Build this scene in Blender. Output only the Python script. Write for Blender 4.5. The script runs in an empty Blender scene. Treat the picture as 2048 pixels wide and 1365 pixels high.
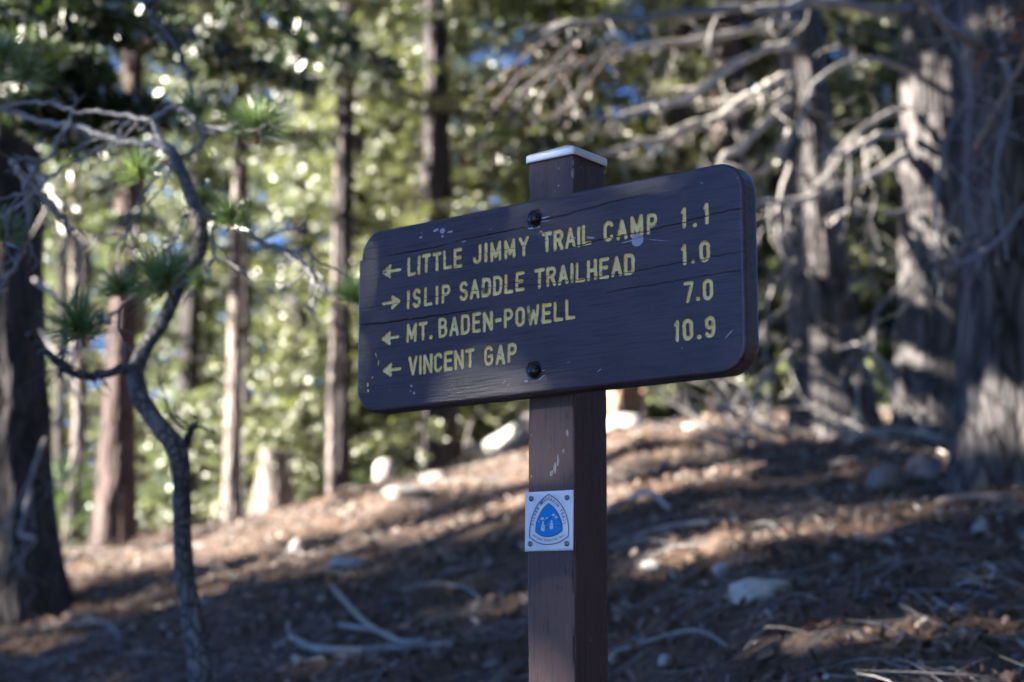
import bpy, math, random
import numpy as np
from mathutils import Vector, Matrix, noise as mnoise
R = math.radians
rnd = random.Random(7)
rng = np.random.default_rng(7)
scn = bpy.context.scene

# ------------------------------------------------------------------ camera
F = 3443.0                       # focal length in pixels of a 2048 px wide frame
PITCH = 0.1805; ROLL = -0.003
CAMZ = 1.30
ca, sa = math.cos(ROLL), math.sin(ROLL)
FW = Vector((0, math.cos(PITCH), math.sin(PITCH)))
UP0 = Vector((0, -math.sin(PITCH), math.cos(PITCH)))
X0 = Vector((1, 0, 0))
RIGHT = ca * X0 - sa * UP0
UPV = sa * X0 + ca * UP0
cd = bpy.data.cameras.new('camera'); cam = bpy.data.objects.new('camera', cd)
scn.collection.objects.link(cam); scn.camera = cam
m = Matrix((RIGHT, UPV, -FW)).transposed().to_4x4(); m.translation = (0, 0, CAMZ)
cam.matrix_world = m
cd.sensor_width = 36; cd.lens = F / 2048 * 36; cd.clip_end = 2000; cd.clip_start = .05
cd.dof.use_dof = True; cd.dof.focus_distance = 2.60; cd.dof.aperture_fstop = 3.2
cd.dof.aperture_blades = 9

# ------------------------------------------------------------------ light
SUN_EL = R(22); SUN_AZ = (-1.0, -0.28)         # the sun stands to the left
w = bpy.data.worlds.new('World'); scn.world = w; w.use_nodes = True
nt = w.node_tree; nt.nodes.clear()
sky = nt.nodes.new('ShaderNodeTexSky'); sky.sky_type = 'NISHITA'; sky.sun_disc = False
sd = Vector((SUN_AZ[0], SUN_AZ[1], 0)).normalized()
sky.sun_elevation = SUN_EL; sky.sun_rotation = math.atan2(sd.x, sd.y)
sky.altitude = 2200; sky.air_density = 1.0; sky.dust_density = 0.05; sky.ozone_density = 6.0
bg = nt.nodes.new('ShaderNodeBackground'); bg.inputs['Strength'].default_value = .05
wo = nt.nodes.new('ShaderNodeOutputWorld')
cool = nt.nodes.new('ShaderNodeMix'); cool.data_type = 'RGBA'; cool.blend_type = 'MULTIPLY'; cool.inputs[0].default_value = 1
cool.inputs[7].default_value = (.48, .63, .92, 1)        # the photograph's cool white balance
nt.links.new(sky.outputs[0], cool.inputs[6]); nt.links.new(cool.outputs[2], bg.inputs[0]); nt.links.new(bg.outputs[0], wo.inputs[0])
sl = bpy.data.lights.new('sun', 'SUN'); sl.energy = 5.0; sl.angle = R(.53); sl.color = (1, .93, .84)
so = bpy.data.objects.new('sun', sl); scn.collection.objects.link(so)
sdir = Vector((sd.x * math.cos(SUN_EL), sd.y * math.cos(SUN_EL), math.sin(SUN_EL)))
so.rotation_euler = sdir.to_track_quat('Z', 'Y').to_euler(); so.location = sdir * 30
scn.view_settings.view_transform = 'Standard'; scn.view_settings.look = 'None'
scn.view_settings.gamma = 1; scn.view_settings.exposure = 3.1; scn.view_settings.use_curve_mapping = False
scn.cycles.use_denoising = True
scn.cycles.max_bounces = 6; scn.cycles.diffuse_bounces = 3; scn.cycles.glossy_bounces = 2
scn.cycles.transmission_bounces = 3; scn.cycles.transparent_max_bounces = 6
scn.cycles.sample_clamp_indirect = 6

# unseen conifers added left of the view as sun blockers: (x, y of the slope they shade, kind, scale, turn)
SHADE = [(-25, 8.67, 'shade', 1.27, 3.57), (-16.36, -0.14, 'shade', 1.12, 3.05), (-16.58, 7.3, 'dark', 1.42, 0.89), (-20.58, 8.42, 'bare', 1.07, 1.0), (-20.61, 4.89, 'bare', 1.14, 6.08), (-18.61, 4.12, 'shade', 1.0, 3.68), (-19.3, 7.88, 'shade', 1.09, 1.02), (-15.71, 2.79, 'dark', 1.28, 3.96), (-24.99, -1.98, 'dark', 1.27, 3.06), (-18.21, 1.78, 'shade', 1.34, 1.76), (-21.22, 5.98, 'shade', 1.13, 4.92), (-23.37, 2.97, 'shade', 1.05, 1.04), (-20.92, 1.85, 'shade', 1.2, 1.24), (-15.23, 5.82, 'shade', 0.98, 4.18), (-18.85, 7.62, 'fir_b', 0.5, 1.18), (-22.41, 11.13, 'fir_b', 1.37, 3.94), (-21.3, 3.7, 'dark', 1.24, 5.43), (-20.42, 9.96, 'fir_b', 1.35, 2.29), (-20.24, 4.46, 'bare', 0.92, 2.02), (-21.93, -0.21, 'dark', 1.22, 1.98), (-20.58, 8.14, 'shade', 1.06, 1.64), (-17.33, 4.14, 'shade', 0.99, 4.68), (-18.18, 6.98, 'dark', 1.03, 5.41), (-17.17, 5.14, 'dark', 1.18, 1.46), (-16.79, -0.03, 'shade', 1.37, 4.2), (-19.63, 14.52, 'bare', 1.35, 5.88), (-20.41, 8.84, 'dark', 1.03, 3.63), (-22.03, 7.16, 'bare', 1.26, 4.44), (-13.96, 0.42, 'bare', 1.29, 6.27), (-23.81, 7.63, 'dark', 0.8, 0.79), (-24.11, 0.65, 'fir_b', 0.94, 0.81)]
SHADE += [(-11.7, 5.0, 'shade', .72, 2), (-10.2, 5.7, 'shade', .68, 3),
          (-8, 9.2, 'bare', 1.5, 1), (-7.8, 13.6, 'bare', 1.5, 6)]  # extra low blockers and bare trunks added for shade and shadow streaks
SHADE = [(x, yt - .28 * abs(x), k, s, r_) for x, yt, k, s, r_ in SHADE]
# unseen conifers added behind and right of the viewer to block the sky
SKY_BLOCKERS = [(4.6, 2.2, 'shade', 1., 1), (6.5, 5.2, 'shade', 1.1, 2), (10, 9, 'shade', 1.1, 4), (8, 1, 'shade', 1.3, 5), (2.4, -4.6, 'shade', 1.15, 6), (-1, -8.5, 'dark', 1.1, 7), (6, -6, 'shade', 1.3, 8), (1.5, -10, 'shade', 1.2, 9)]

OVERHEAD_BLOCKERS = [(-4.6, 4.6, .88), (3.6, -2.2, 1.), (4.6, 4.4, 1.), (5.6, 9.2, 1.05), (.2, -6.2, 1.1)]  # unseen high-crowned pines added to block the sky overhead

# ------------------------------------------------------------------ helpers
def ray(px, py):
    return (RIGHT * ((px - 1024) / F) + UPV * ((682.5 - py) / F) + FW)
def at(px, py, Y):
    d = ray(px, py); k = Y / d.y
    return Vector((d.x * k, d.y * k, CAMZ + d.z * k))
def sstep(a, b, x):
    t = np.clip((x - a) / (b - a), 0, 1); return t * t * (3 - 2 * t)
FX = [-60, -30, -12, -4.2, -3.56, -1.9, 0, .84, 2.1, 4.2, 8, 30, 60]
FZ = [-6, -5, -2.05, -.77, -.64, -.35, .11, .36, .44, .50, .9, 3.5, 5]
def gh(x, y):
    x = np.asarray(x, float); y = np.asarray(y, float)
    t = y
    a = .203 * np.minimum(t, 12.5)
    u = np.clip(t - 12.5, 0, 6)
    a = a + .203 * u - (.203 + .16) / 12 * u * u          # rounds over into a gentle fall
    a = a - .16 * np.clip(t - 18.5, 0, 60)
    return a + np.interp(x, FX, FZ)
def g(x, y): return float(gh(x, y))
def gpt(px, py):
    d = ray(px, py); t = 2.0
    while t < 40:
        p = Vector((0, 0, CAMZ)) + d * t
        if p.z <= g(p.x, p.y): break
        t += .02
    return Vector((p.x, p.y, g(p.x, p.y)))
def _h(i, j, s):
    n = (i * 374761393 + j * 668265263 + s * 1442695041) & 0xffffffff
    n = ((n ^ (n >> 13)) * 1274126177) & 0xffffffff
    return ((n ^ (n >> 16)) & 0xffff) / 65535.0
def vn(x, y, s=0):
    x = np.asarray(x, float); y = np.asarray(y, float)
    i = np.floor(x).astype(np.int64); j = np.floor(y).astype(np.int64)
    u = x - i; v = y - j; u = u * u * (3 - 2 * u); v = v * v * (3 - 2 * v)
    return (_h(i, j, s) * (1 - u) + _h(i + 1, j, s) * u) * (1 - v) + (_h(i, j + 1, s) * (1 - u) + _h(i + 1, j + 1, s) * u) * v
def fbm(x, y, s=0, o=4):
    r = 0; a = .5
    for k in range(o):
        r = r + a * vn(x * 2 ** k, y * 2 ** k, s + k); a *= .5
    return r / (1 - .5 ** o)

def link(o, parent=None):
    scn.collection.objects.link(o)
    if parent: o.parent = parent
    return o
def tag(o, label=None, cat=None, group=None, kind=None):
    if label: o['label'] = label
    if cat: o['category'] = cat
    if group: o['group'] = group
    if kind: o['kind'] = kind
    return o
def empty(name, loc=(0, 0, 0), rz=0):
    o = bpy.data.objects.new(name, None); o.location = loc; o.rotation_euler.z = rz
    o.empty_display_size = .1
    return link(o)
def npmesh(name, V, Fc, mats, smooth=True, mi=None, attrs=None):
    """V (n,3) array, Fc (m,k) array of one polygon size, or a list of such arrays"""
    me = bpy.data.meshes.new(name)
    fl = Fc if isinstance(Fc, list) else [Fc]
    fl = [np.asarray(f, np.int32) for f in fl if len(f)]
    V = np.asarray(V, np.float32)
    me.vertices.add(len(V)); me.vertices.foreach_set('co', V.ravel())
    loops = np.concatenate([f.ravel() for f in fl])
    tot = np.concatenate([np.full(len(f), f.shape[1], np.int32) for f in fl])
    me.loops.add(len(loops)); me.loops.foreach_set('vertex_index', loops)
    me.polygons.add(len(tot))
    st = np.zeros(len(tot), np.int32); st[1:] = np.cumsum(tot)[:-1]
    me.polygons.foreach_set('loop_start', st)
    if mi is not None: me.polygons.foreach_set('material_index', np.asarray(mi, np.int32))
    me.polygons.foreach_set('use_smooth', np.full(len(tot), bool(smooth)))
    for k, a in (attrs or {}).items():
        at_ = me.attributes.new(k, 'FLOAT', 'POINT'); at_.data.foreach_set('value', np.asarray(a, np.float32))
    for m_ in (mats if isinstance(mats, (list, tuple)) else [mats]): me.materials.append(m_)
    me.update(calc_edges=True); me.validate()
    return me
def obj(name, me, parent=None):
    return link(bpy.data.objects.new(name, me), parent)
class MB:
    def __init__(s): s.V = []; s.Q = []; s.T = []; s.mq = []; s.mt = []; s.n = 0
    def add(s, V, Q=None, T=None, m=0):
        V = np.asarray(V, float).reshape(-1, 3)
        if Q is not None and len(Q): Q = np.asarray(Q) + s.n; s.Q.append(Q); s.mq.append(np.full(len(Q), m))
        if T is not None and len(T): T = np.asarray(T) + s.n; s.T.append(T); s.mt.append(np.full(len(T), m))
        s.V.append(V); s.n += len(V)
    def mesh(s, name, mats, smooth=True):
        fl = []; mi = []
        if s.Q: fl.append(np.concatenate(s.Q)); mi.append(np.concatenate(s.mq))
        if s.T: fl.append(np.concatenate(s.T)); mi.append(np.concatenate(s.mt))
        return npmesh(name, np.concatenate(s.V), fl, mats, smooth, np.concatenate(mi))
    def build(s, name, mats, parent=None, smooth=True):
        return obj(name, s.mesh(name, mats, smooth), parent)
def smooth_path(P, sub=6):
    P = [np.array(p, float) for p in P]
    if len(P) < 3:
        return [P[0] + (P[1] - P[0]) * i / sub for i in range(sub + 1)]
    Q = [2 * P[0] - P[1]] + P + [2 * P[-1] - P[-2]]; out = []
    for i in range(1, len(Q) - 2):
        for k in range(sub):
            t = k / sub
            out.append(.5 * ((2 * Q[i]) + (-Q[i - 1] + Q[i + 1]) * t + (2 * Q[i - 1] - 5 * Q[i] + 4 * Q[i + 1] - Q[i + 2]) * t * t + (-Q[i - 1] + 3 * Q[i] - 3 * Q[i + 1] + Q[i + 2]) * t ** 3))
    out.append(P[-1]); return out
def tube(mb, path, rad, segs=8, rough=0., m=0, seed=0, cap=True):
    """path (n,3), rad (n,) -> lofted tube"""
    P = np.asarray(path, float); n = len(P)
    rad = np.interp(np.linspace(0, 1, n), np.linspace(0, 1, len(rad)), rad)
    T = np.gradient(P, axis=0); T /= np.linalg.norm(T, axis=1)[:, None] + 1e-9
    a = np.array([0, 0, 1.]) if abs(T[0][2]) < .9 else np.array([1., 0, 0])
    N = np.zeros_like(P); v = np.cross(T[0], a); v /= np.linalg.norm(v)
    for i in range(n):
        v = v - T[i] * v.dot(T[i]); v /= np.linalg.norm(v) + 1e-9; N[i] = v
    B = np.cross(T, N)
    th = np.arange(segs) / segs * 2 * np.pi
    r = rad[:, None] * np.ones(segs)[None]
    if rough:
        s = np.concatenate([[0], np.cumsum(np.linalg.norm(np.diff(P, axis=0), axis=1))])
        r = r * (1 + rough * (fbm(s[:, None] / (rad.mean() * 5) + seed * 7.3, np.cos(th)[None] * 1.5 + 5 + 0 * s[:, None], seed, 3) + fbm(s[:, None] / (rad.mean() * 5) + 31, np.sin(th)[None] * 1.5 + 9 + 0 * s[:, None], seed + 5, 3) - 1) * 1.6)
    V = P[:, None] + r[..., None] * (np.cos(th)[None, :, None] * N[:, None] + np.sin(th)[None, :, None] * B[:, None])
    V = V.reshape(-1, 3)
    i = np.arange(n - 1)[:, None] * segs; k = np.arange(segs)[None]; k2 = (k + 1) % segs
    Q = np.stack([i + k, i + k2, i + segs + k2, i + segs + k], -1).reshape(-1, 4)
    Tt = None
    if cap:
        V = np.concatenate([V, P[:1], P[-1:]]); c0 = n * segs; c1 = c0 + 1
        k = np.arange(segs); k2 = (k + 1) % segs
        Tt = np.concatenate([np.stack([k2, k, np.full(segs, c0)], -1), np.stack([(n - 1) * segs + k, (n - 1) * segs + k2, np.full(segs, c1)], -1)])
    mb.add(V, Q, Tt, m)
def wander(a, b, bend=.1, n=7, seed=0):
    r = random.Random(seed); a = np.array(a, float); b = np.array(b, float); L = np.linalg.norm(b - a)
    out = []
    off = np.array([r.uniform(-1, 1) for _ in range(3)]) * bend * L
    for i in range(n):
        t = i / (n - 1)
        j = np.array([r.uniform(-1, 1) for _ in range(3)]) * bend * L * .22 * (0 < i < n - 1)
        out.append(a + (b - a) * t + off * math.sin(math.pi * t) + j)
    return out

# ------------------------------------------------------------------ materials
class NT:
    def __init__(s, name):
        s.m = bpy.data.materials.new(name); s.m.use_nodes = True; s.t = s.m.node_tree; s.t.nodes.clear()
        s.out = s.t.nodes.new('ShaderNodeOutputMaterial'); s.b = s.t.nodes.new('ShaderNodeBsdfPrincipled')
        s.t.links.new(s.b.outputs[0], s.out.inputs[0])
    def n(s, ty, **k):
        x = s.t.nodes.new(ty)
        for a, v in k.items():
            if a.startswith('i_'):
                kk = a[2:]; kk = int(kk) if kk.isdigit() else kk.replace('_', ' ')
                x.inputs[kk].default_value = v
            else: setattr(x, a, v)
        return x
    def l(s, a, b): s.t.links.new(a, b)
    def coord(s, scale=(1, 1, 1), which='Object'):
        c = s.n('ShaderNodeTexCoord'); mp = s.n('ShaderNodeMapping'); mp.inputs['Scale'].default_value = scale
        s.l(c.outputs[which], mp.inputs[0]); return mp.outputs[0]
    def noise(s, vec, scale, detail=4, rough=.55, dist=0):
        x = s.n('ShaderNodeTexNoise'); x.inputs['Scale'].default_value = scale; x.inputs['Detail'].default_value = detail
        x.inputs['Roughness'].default_value = rough; x.inputs['Distortion'].default_value = dist
        s.l(vec, x.inputs['Vector']); return x.outputs['Fac']
    def ramp(s, fac, stops, interp='LINEAR'):
        r = s.n('ShaderNodeValToRGB'); e = r.color_ramp.elements; r.color_ramp.interpolation = interp
        while len(e) < len(stops): e.new(.5)
        for q, (p, c) in zip(e, stops):
            q.position = p; q.color = (c[0], c[1], c[2], 1) if hasattr(c, '__len__') else (c, c, c, 1)
        s.l(fac, r.inputs[0]); return r.outputs[0]
    def mix(s, fac, a, b, mode='MIX'):
        x = s.n('ShaderNodeMix', data_type='RGBA', blend_type=mode)
        for i, v in ((0, fac), (6, a), (7, b)):
            if hasattr(v, 'links') or hasattr(v, 'is_linked'): s.l(v, x.inputs[i])
            else: x.inputs[i].default_value = v if i == 0 else (v[0], v[1], v[2], 1)
        return x.outputs[2]
    def math(s, op, a, b=0, c=0):
        x = s.n('ShaderNodeMath', operation=op)
        for i, v in ((0, a), (1, b), (2, c)):
            if hasattr(v, 'is_linked'): s.l(v, x.inputs[i])
            else: x.inputs[i].default_value = v
        return x.outputs[0]
    def attr(s, name): return s.n('ShaderNodeAttribute', attribute_name=name).outputs['Fac']
    def bump(s, h, strength=.5, dist=.01, prev=None):
        b = s.n('ShaderNodeBump'); b.inputs['Strength'].default_value = strength; b.inputs['Distance'].default_value = dist
        s.l(h, b.inputs['Height'])
        if prev is not None: s.l(prev, b.inputs['Normal'])
        return b.outputs[0]
    def set(s, **k):
        for a, v in k.items():
            i = s.b.inputs[a.replace('_', ' ')]
            if hasattr(v, 'is_linked'): s.l(v, i)
            elif hasattr(v, '__len__') and len(v) == 3: i.default_value = (*v, 1)
            else: i.default_value = v
        return s.m

def mat_bark(name, dark, light, scale=1., strength=1., vert=.22, patch=None):
    dark, light = tuple(q * .82 for q in dark), tuple(q * .82 for q in light)
    t = NT(name); v = t.coord((1, 1, vert)); 
    n1 = t.noise(v, 14 * scale, 6, .6, .6); n2 = t.noise(t.coord((1, 1, .6)), 45 * scale, 4, .6)
    vo = t.n('ShaderNodeTexVoronoi', feature='DISTANCE_TO_EDGE'); vo.inputs['Scale'].default_value = 16 * scale
    wv = t.n('ShaderNodeMix', data_type='VECTOR'); wv.inputs[0].default_value = .12
    t.l(v, wv.inputs[4]); nz = t.n('ShaderNodeTexNoise'); nz.inputs['Scale'].default_value = 9; t.l(v, nz.inputs['Vector']); t.l(nz.outputs['Color'], wv.inputs[5])
    t.l(wv.outputs[1], vo.inputs['Vector'])
    plate = t.ramp(vo.outputs['Distance'], [(0, 0), (.12, .8), (.4, 1)])
    h = t.math('ADD', t.math('MULTIPLY', plate, .7), t.math('ADD', t.math('MULTIPLY', n1, .5), t.math('MULTIPLY', n2, .25)))
    c = t.ramp(n1, [(.3, dark), (.55, light), (.75, tuple(min(1, x * 1.35) for x in light))])
    c = t.mix(t.math('SUBTRACT', 1, plate), c, tuple(x * .35 for x in dark))
    big = t.noise(t.coord((1, 1, .5)), 2.2, 3)
    c = t.mix(t.ramp(big, [(.35, 0), (.7, .5)]), c, patch or tuple(x * .7 for x in light))
    return t.set(Base_Color=c, Roughness=.85, Normal=t.bump(h, strength, .02))
M = {}
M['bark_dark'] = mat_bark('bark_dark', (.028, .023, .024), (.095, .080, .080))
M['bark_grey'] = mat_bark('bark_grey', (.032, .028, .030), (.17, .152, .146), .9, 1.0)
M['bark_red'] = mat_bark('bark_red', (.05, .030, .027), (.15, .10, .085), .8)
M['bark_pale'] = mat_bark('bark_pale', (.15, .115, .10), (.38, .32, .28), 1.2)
def mat_branch(name, a, b, rough=.55):
    a, b = tuple(q * .86 for q in a), tuple(q * .86 for q in b)
    t = NT(name); n1 = t.noise(t.coord(), 60, 5, .6); n2 = t.noise(t.coord(), 9, 3)
    c = t.ramp(n1, [(.3, a), (.7, b)]); c = t.mix(t.ramp(n2, [(.4, 0), (.7, .6)]), c, tuple(x * .65 for x in a))
    return t.set(Base_Color=c, Roughness=rough, Normal=t.bump(n1, .5, .004))
M['twig_grey'] = mat_branch('twig_grey', (.26, .24, .23), (.46, .43, .40))
M['twig_bleached_lit'] = mat_branch('twig_bleached_lit', (.40, .37, .33), (.66, .62, .56))  # bleached dead wood; also paints sunlight onto some branch stretches
M['limb_smooth'] = mat_branch('limb_smooth', (.22, .21, .205), (.42, .405, .39), .45)
M['limb_dark'] = mat_branch('limb_dark', (.04, .035, .035), (.12, .11, .11), .6)
M['limb_trunk'] = mat_bark('limb_trunk', (.07, .06, .058), (.25, .23, .22), 2.6, .6, .6)
M['cut_wood'] = mat_branch('cut_wood', (.30, .15, .08), (.58, .36, .22), .7)
def mat_leaf(name, stops, trans=.5, rough=.62):
    stops = [(p, tuple(q * .86 for q in c)) for p, c in stops]
    t = NT(name); t.t.nodes.remove(t.b)
    oi = t.n('ShaderNodeObjectInfo')
    n1 = t.noise(t.coord(which='Object'), 1.7, 3); n2 = t.noise(t.coord(which='Object'), 16, 2)
    f = t.math('ADD', t.math('MULTIPLY', n1, .6), t.math('MULTIPLY', n2, .5))
    f = t.math('ADD', f, t.math('MULTIPLY', oi.outputs['Random'], .16)); f = t.math('SUBTRACT', f, .12)
    c = t.ramp(f, stops)
    d = t.n('ShaderNodeBsdfDiffuse'); tr = t.n('ShaderNodeBsdfTranslucent'); gl = t.n('ShaderNodeBsdfGlossy'); gl.inputs['Roughness'].default_value = rough
    gl.inputs['Color'].default_value = (1, 1, .95, 1)
    t.l(c, d.inputs[0]); t.l(t.mix(1.0, c, (1.55, 1.6, 1.0), 'MULTIPLY'), tr.inputs[0])
    m1 = t.n('ShaderNodeMixShader'); m1.inputs[0].default_value = trans; t.l(d.outputs[0], m1.inputs[1]); t.l(tr.outputs[0], m1.inputs[2])
    fr = t.n('ShaderNodeFresnel'); fr.inputs[0].default_value = 1.42
    m2 = t.n('ShaderNodeMixShader'); t.l(t.math('MULTIPLY', fr.outputs[0], .45), m2.inputs[0]); t.l(m1.outputs[0], m2.inputs[1]); t.l(gl.outputs[0], m2.inputs[2])
    t.l(m2.outputs[0], t.out.inputs[0]); return t.m
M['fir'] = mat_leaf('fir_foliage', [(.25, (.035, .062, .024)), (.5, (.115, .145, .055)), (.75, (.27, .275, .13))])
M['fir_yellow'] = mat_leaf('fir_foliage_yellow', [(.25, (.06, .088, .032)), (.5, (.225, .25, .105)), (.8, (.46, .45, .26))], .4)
M['fir_dark'] = mat_leaf('fir_foliage_dark', [(.25, (.018, .04, .016)), (.5, (.04, .07, .02)), (.8, (.07, .09, .025))], .2)  # darker fir copy; the shade on the boughs is put into its colour
M['needle'] = mat_leaf('pine_needles', [(.25, (.08, .15, .06)), (.5, (.16, .25, .09)), (.8, (.32, .38, .16))], .3, .3)
M['dead_needle'] = mat_leaf('dead_needles', [(.25, (.06, .03, .02)), (.5, (.12, .06, .035)), (.8, (.20, .10, .06))], .3)
M['orange_needle'] = mat_leaf('orange_needles', [(.25, (.28, .08, .02)), (.5, (.42, .13, .035)), (.8, (.55, .2, .06))], .4)
M['bud'] = mat_branch('bud', (.30, .13, .06), (.45, .22, .10))

t = NT('forest_soil'); v = t.coord()
n1 = t.noise(v, 1.2, 5, .6); n2 = t.noise(v, 30, 6, .65); n3 = t.noise(v, 6, 4)
c = t.ramp(n2, [(.32, (.036, .021, .014)), (.5, (.11, .064, .040)), (.68, (.29, .19, .125))])
c = t.mix(t.ramp(n1, [(.4, 0), (.65, .6)]), c, (.085, .068, .062)); c = t.mix(t.ramp(n3, [(.5, 0), (.7, .35)]), c, (.20, .12, .08))
M['soil'] = t.set(Base_Color=c, Roughness=.95, Normal=t.bump(n2, .9, .02))
def mat_bits(name, stops, rough=.7):
    stops = [(p, tuple(q * .78 for q in c)) for p, c in stops]
    t = NT(name); g_ = t.n('ShaderNodeNewGeometry'); c = t.ramp(g_.outputs['Random Per Island'], stops)
    return t.set(Base_Color=c, Roughness=rough)
M['litter'] = mat_bits('needle_litter', [(0, (.055, .03, .018)), (.4, (.15, .08, .044)), (.65, (.30, .18, .11)), (.88, (.44, .30, .20)), (.96, (.55, .47, .40))])
M['chips'] = mat_bits('bark_chips', [(0, (.05, .032, .025)), (.45, (.12, .072, .05)), (.75, (.28, .185, .13)), (.9, (.48, .38, .30)), (.97, (.70, .63, .55))])
M['pebble'] = mat_bits('pebbles', [(0, (.10, .08, .07)), (.6, (.22, .18, .16)), (1, (.45, .41, .37))])
t = NT('granite'); v = t.coord(); n1 = t.noise(v, 5, 6, .6); n2 = t.noise(v, 60, 3, .6)
c = t.mix(t.ramp(n2, [(.35, .25), (.6, 0)]), t.ramp(n1, [(.3, (.34, .30, .27)), (.6, (.56, .53, .49)), (.8, (.68, .66, .62))]), (.18, .16, .15))
M['rock'] = t.set(Base_Color=c, Roughness=.85, Normal=t.bump(n1, .6, .03))
t = NT('granite_brown'); v = t.coord(); n1 = t.noise(v, 5, 6, .6)
M['rock_pale'] = mat_branch('limestone_pale', (.50, .46, .40), (.80, .76, .68), .8)
M['rock_brown'] = t.set(Base_Color=t.ramp(n1, [(.3, (.14, .11, .10)), (.6, (.30, .25, .22)), (.8, (.42, .36, .32))]), Roughness=.85, Normal=t.bump(n1, .6, .03))

# painted board: paint, routed letters, splits and chips come in as attributes of the carved surface
t = NT('board_paint'); v = t.coord((1, 1, 1))
grain = t.noise(t.coord((3, 60, 60)), 4, 5, .6, .3)           # long along the board
fine = t.noise(t.coord((8, 260, 260)), 4, 3, .6)
blot = t.noise(v, 9, 4); spk = t.noise(v, 130, 2, .5)
pc = t.ramp(blot, [(.3, (.038, .020, .026)), (.55, (.058, .032, .040)), (.8, (.078, .046, .054))])
pc = t.mix(t.ramp(grain, [(.38, .8), (.5, 0)]), pc, (.016, .011, .013)); pc = t.mix(t.ramp(t.noise(t.coord((1.2, 120, 120)), 3, 4, .6), [(.36, .7), (.41, 0)]), pc, (.014, .010, .012))
pc = t.mix(t.ramp(spk, [(.73, 0), (.76, .7)]), pc, (.30, .26, .26))
cream = t.ramp(t.noise(v, 70, 4), [(.3, (.88, .60, .17)), (.55, (.96, .77, .30)), (.8, (.97, .84, .42))])
dl = t.attr('dist')
edge = t.math('ADD', dl, t.math('MULTIPLY', t.math('SUBTRACT', t.noise(v, 220, 3), .5), 1.1))
cream = t.mix(t.ramp(t.math('DIVIDE', edge, 6.), [(.34, 0), (.49, .7)]), cream, (.40, .22, .05))  # tan stroke rim: shade at the groove edge painted into the cream
inl = t.math('LESS_THAN', edge, 3.0)
rust = t.ramp(t.noise(v, 26, 3), [(.66, 0), (.72, .8)])
cream = t.mix(rust, cream, (.16, .07, .035))
col = t.mix(inl, pc, cream)
chip = t.attr('chip'); cm = t.math('GREATER_THAN', t.math('ADD', chip, t.math('MULTIPLY', t.math('SUBTRACT', t.noise(v, 160, 3), .5), .6)), .5)
col = t.mix(cm, col, (.46, .41, .42))
st = t.attr('stain'); col = t.mix(t.math('MULTIPLY', st, .75), col, (.03, .016, .018))
ck = t.attr('crack'); ckm = t.ramp(ck, [(.25, 0), (.6, 1)])
col = t.mix(ckm, col, (.012, .010, .012))
gch = t.attr('green'); gm = t.math('GREATER_THAN', t.math('MULTIPLY', gch, t.noise(t.coord((20, 40, 90)), 6, 3)), .55)
col = t.mix(gm, col, (.012, .06, .035))
rg = t.ramp(blot, [(.3, .42), (.7, .55)])
rg = t.mix(inl, rg, (.55, .55, .55)); rg = t.mix(cm, rg, (.8, .8, .8))
nb = t.bump(grain, .6, .0014); nb = t.bump(fine, .5, .0007, nb); nb = t.bump(t.noise(v, 35, 3), .35, .002, nb)
M['board'] = t.set(Base_Color=col, Roughness=rg, Normal=nb); t.b.inputs['IOR'].default_value = 1.5
t.l(nb, t.b.inputs['Coat Normal']); t.l(t.math('MULTIPLY', t.math('SUBTRACT', 1.0, t.math('MAXIMUM', inl, cm)), .6), t.b.inputs['Coat Weight']); t.b.inputs['Coat Roughness'].default_value = .30; t.b.inputs['Coat IOR'].default_value = 1.55

t = NT('post_paint'); v = t.coord((1, 1, 1))
grain = t.noise(t.coord((70, 70, 2.2)), 3.2, 6, .65, .5); fine = t.noise(t.coord((260, 260, 9)), 4, 3, .6)
dash = t.noise(t.coord((150, 150, 22)), 1.6, 2, .5)
blot = t.noise(v, 10, 4); spk = t.noise(t.coord((1, 1, .6)), 75, 3, .6)
pc = t.ramp(blot, [(.3, (.058, .030, .028)), (.55, (.082, .042, .038)), (.8, (.105, .058, .052))])
pc = t.mix(t.ramp(grain, [(.34, .8), (.46, 0)]), pc, (.014, .010, .011))
pc = t.mix(t.ramp(dash, [(.30, .85), (.35, 0)]), pc, (.010, .007, .007))
pc = t.mix(t.ramp(spk, [(.735, 0), (.755, .8)]), pc, (.36, .32, .30))
nb = t.bump(grain, .55, .003); nb = t.bump(fine, .35, .001, nb); nb = t.bump(dash, .3, .003, nb)
cm = t.math('GREATER_THAN', t.math('ADD', t.attr('chip'), t.math('MULTIPLY', t.math('SUBTRACT', t.noise(t.coord((1, 1, .3)), 150, 3), .5), .7)), .5)
pc = t.mix(t.math('MULTIPLY', cm, t.ramp(t.noise(t.coord((160, 160, 6)), 3, 3), [(.35, .15), (.65, .85)])), pc, (.46, .42, .41))
M['post'] = t.set(Base_Color=pc, Roughness=t.ramp(blot, [(.3, .42), (.7, .6)]), Normal=nb)
def mat_metal(name, base, rough, metallic=1., br=30):
    t = NT(name); v = t.coord((2, 60, 60)); n = t.noise(v, 4, 4); n2 = t.noise(t.coord(), br, 4)
    c = t.mix(t.ramp(n2, [(.4, 0), (.75, .4)]), base, tuple(x * .7 for x in base))
    return t.set(Base_Color=c, Metallic=metallic, Roughness=t.ramp(n, [(.3, rough), (.7, rough + .15)]), Normal=t.bump(n2, .12, .002))
M['cap'] = mat_metal('galvanised_cap', (.84, .86, .88), .45, .35)
M['alu'] = mat_metal('plaque_aluminium', (.88, .88, .88), .45, .2, 12)
M['black_bolt'] = mat_metal('black_bolt', (.012, .012, .014), .16, .0, 90); 
M['screw'] = mat_metal('screw_steel', (.30, .31, .33), .25, 1.)
def flat(name, c, rough=.4):
    return NT(name).set(Base_Color=c, Roughness=rough)
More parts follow.
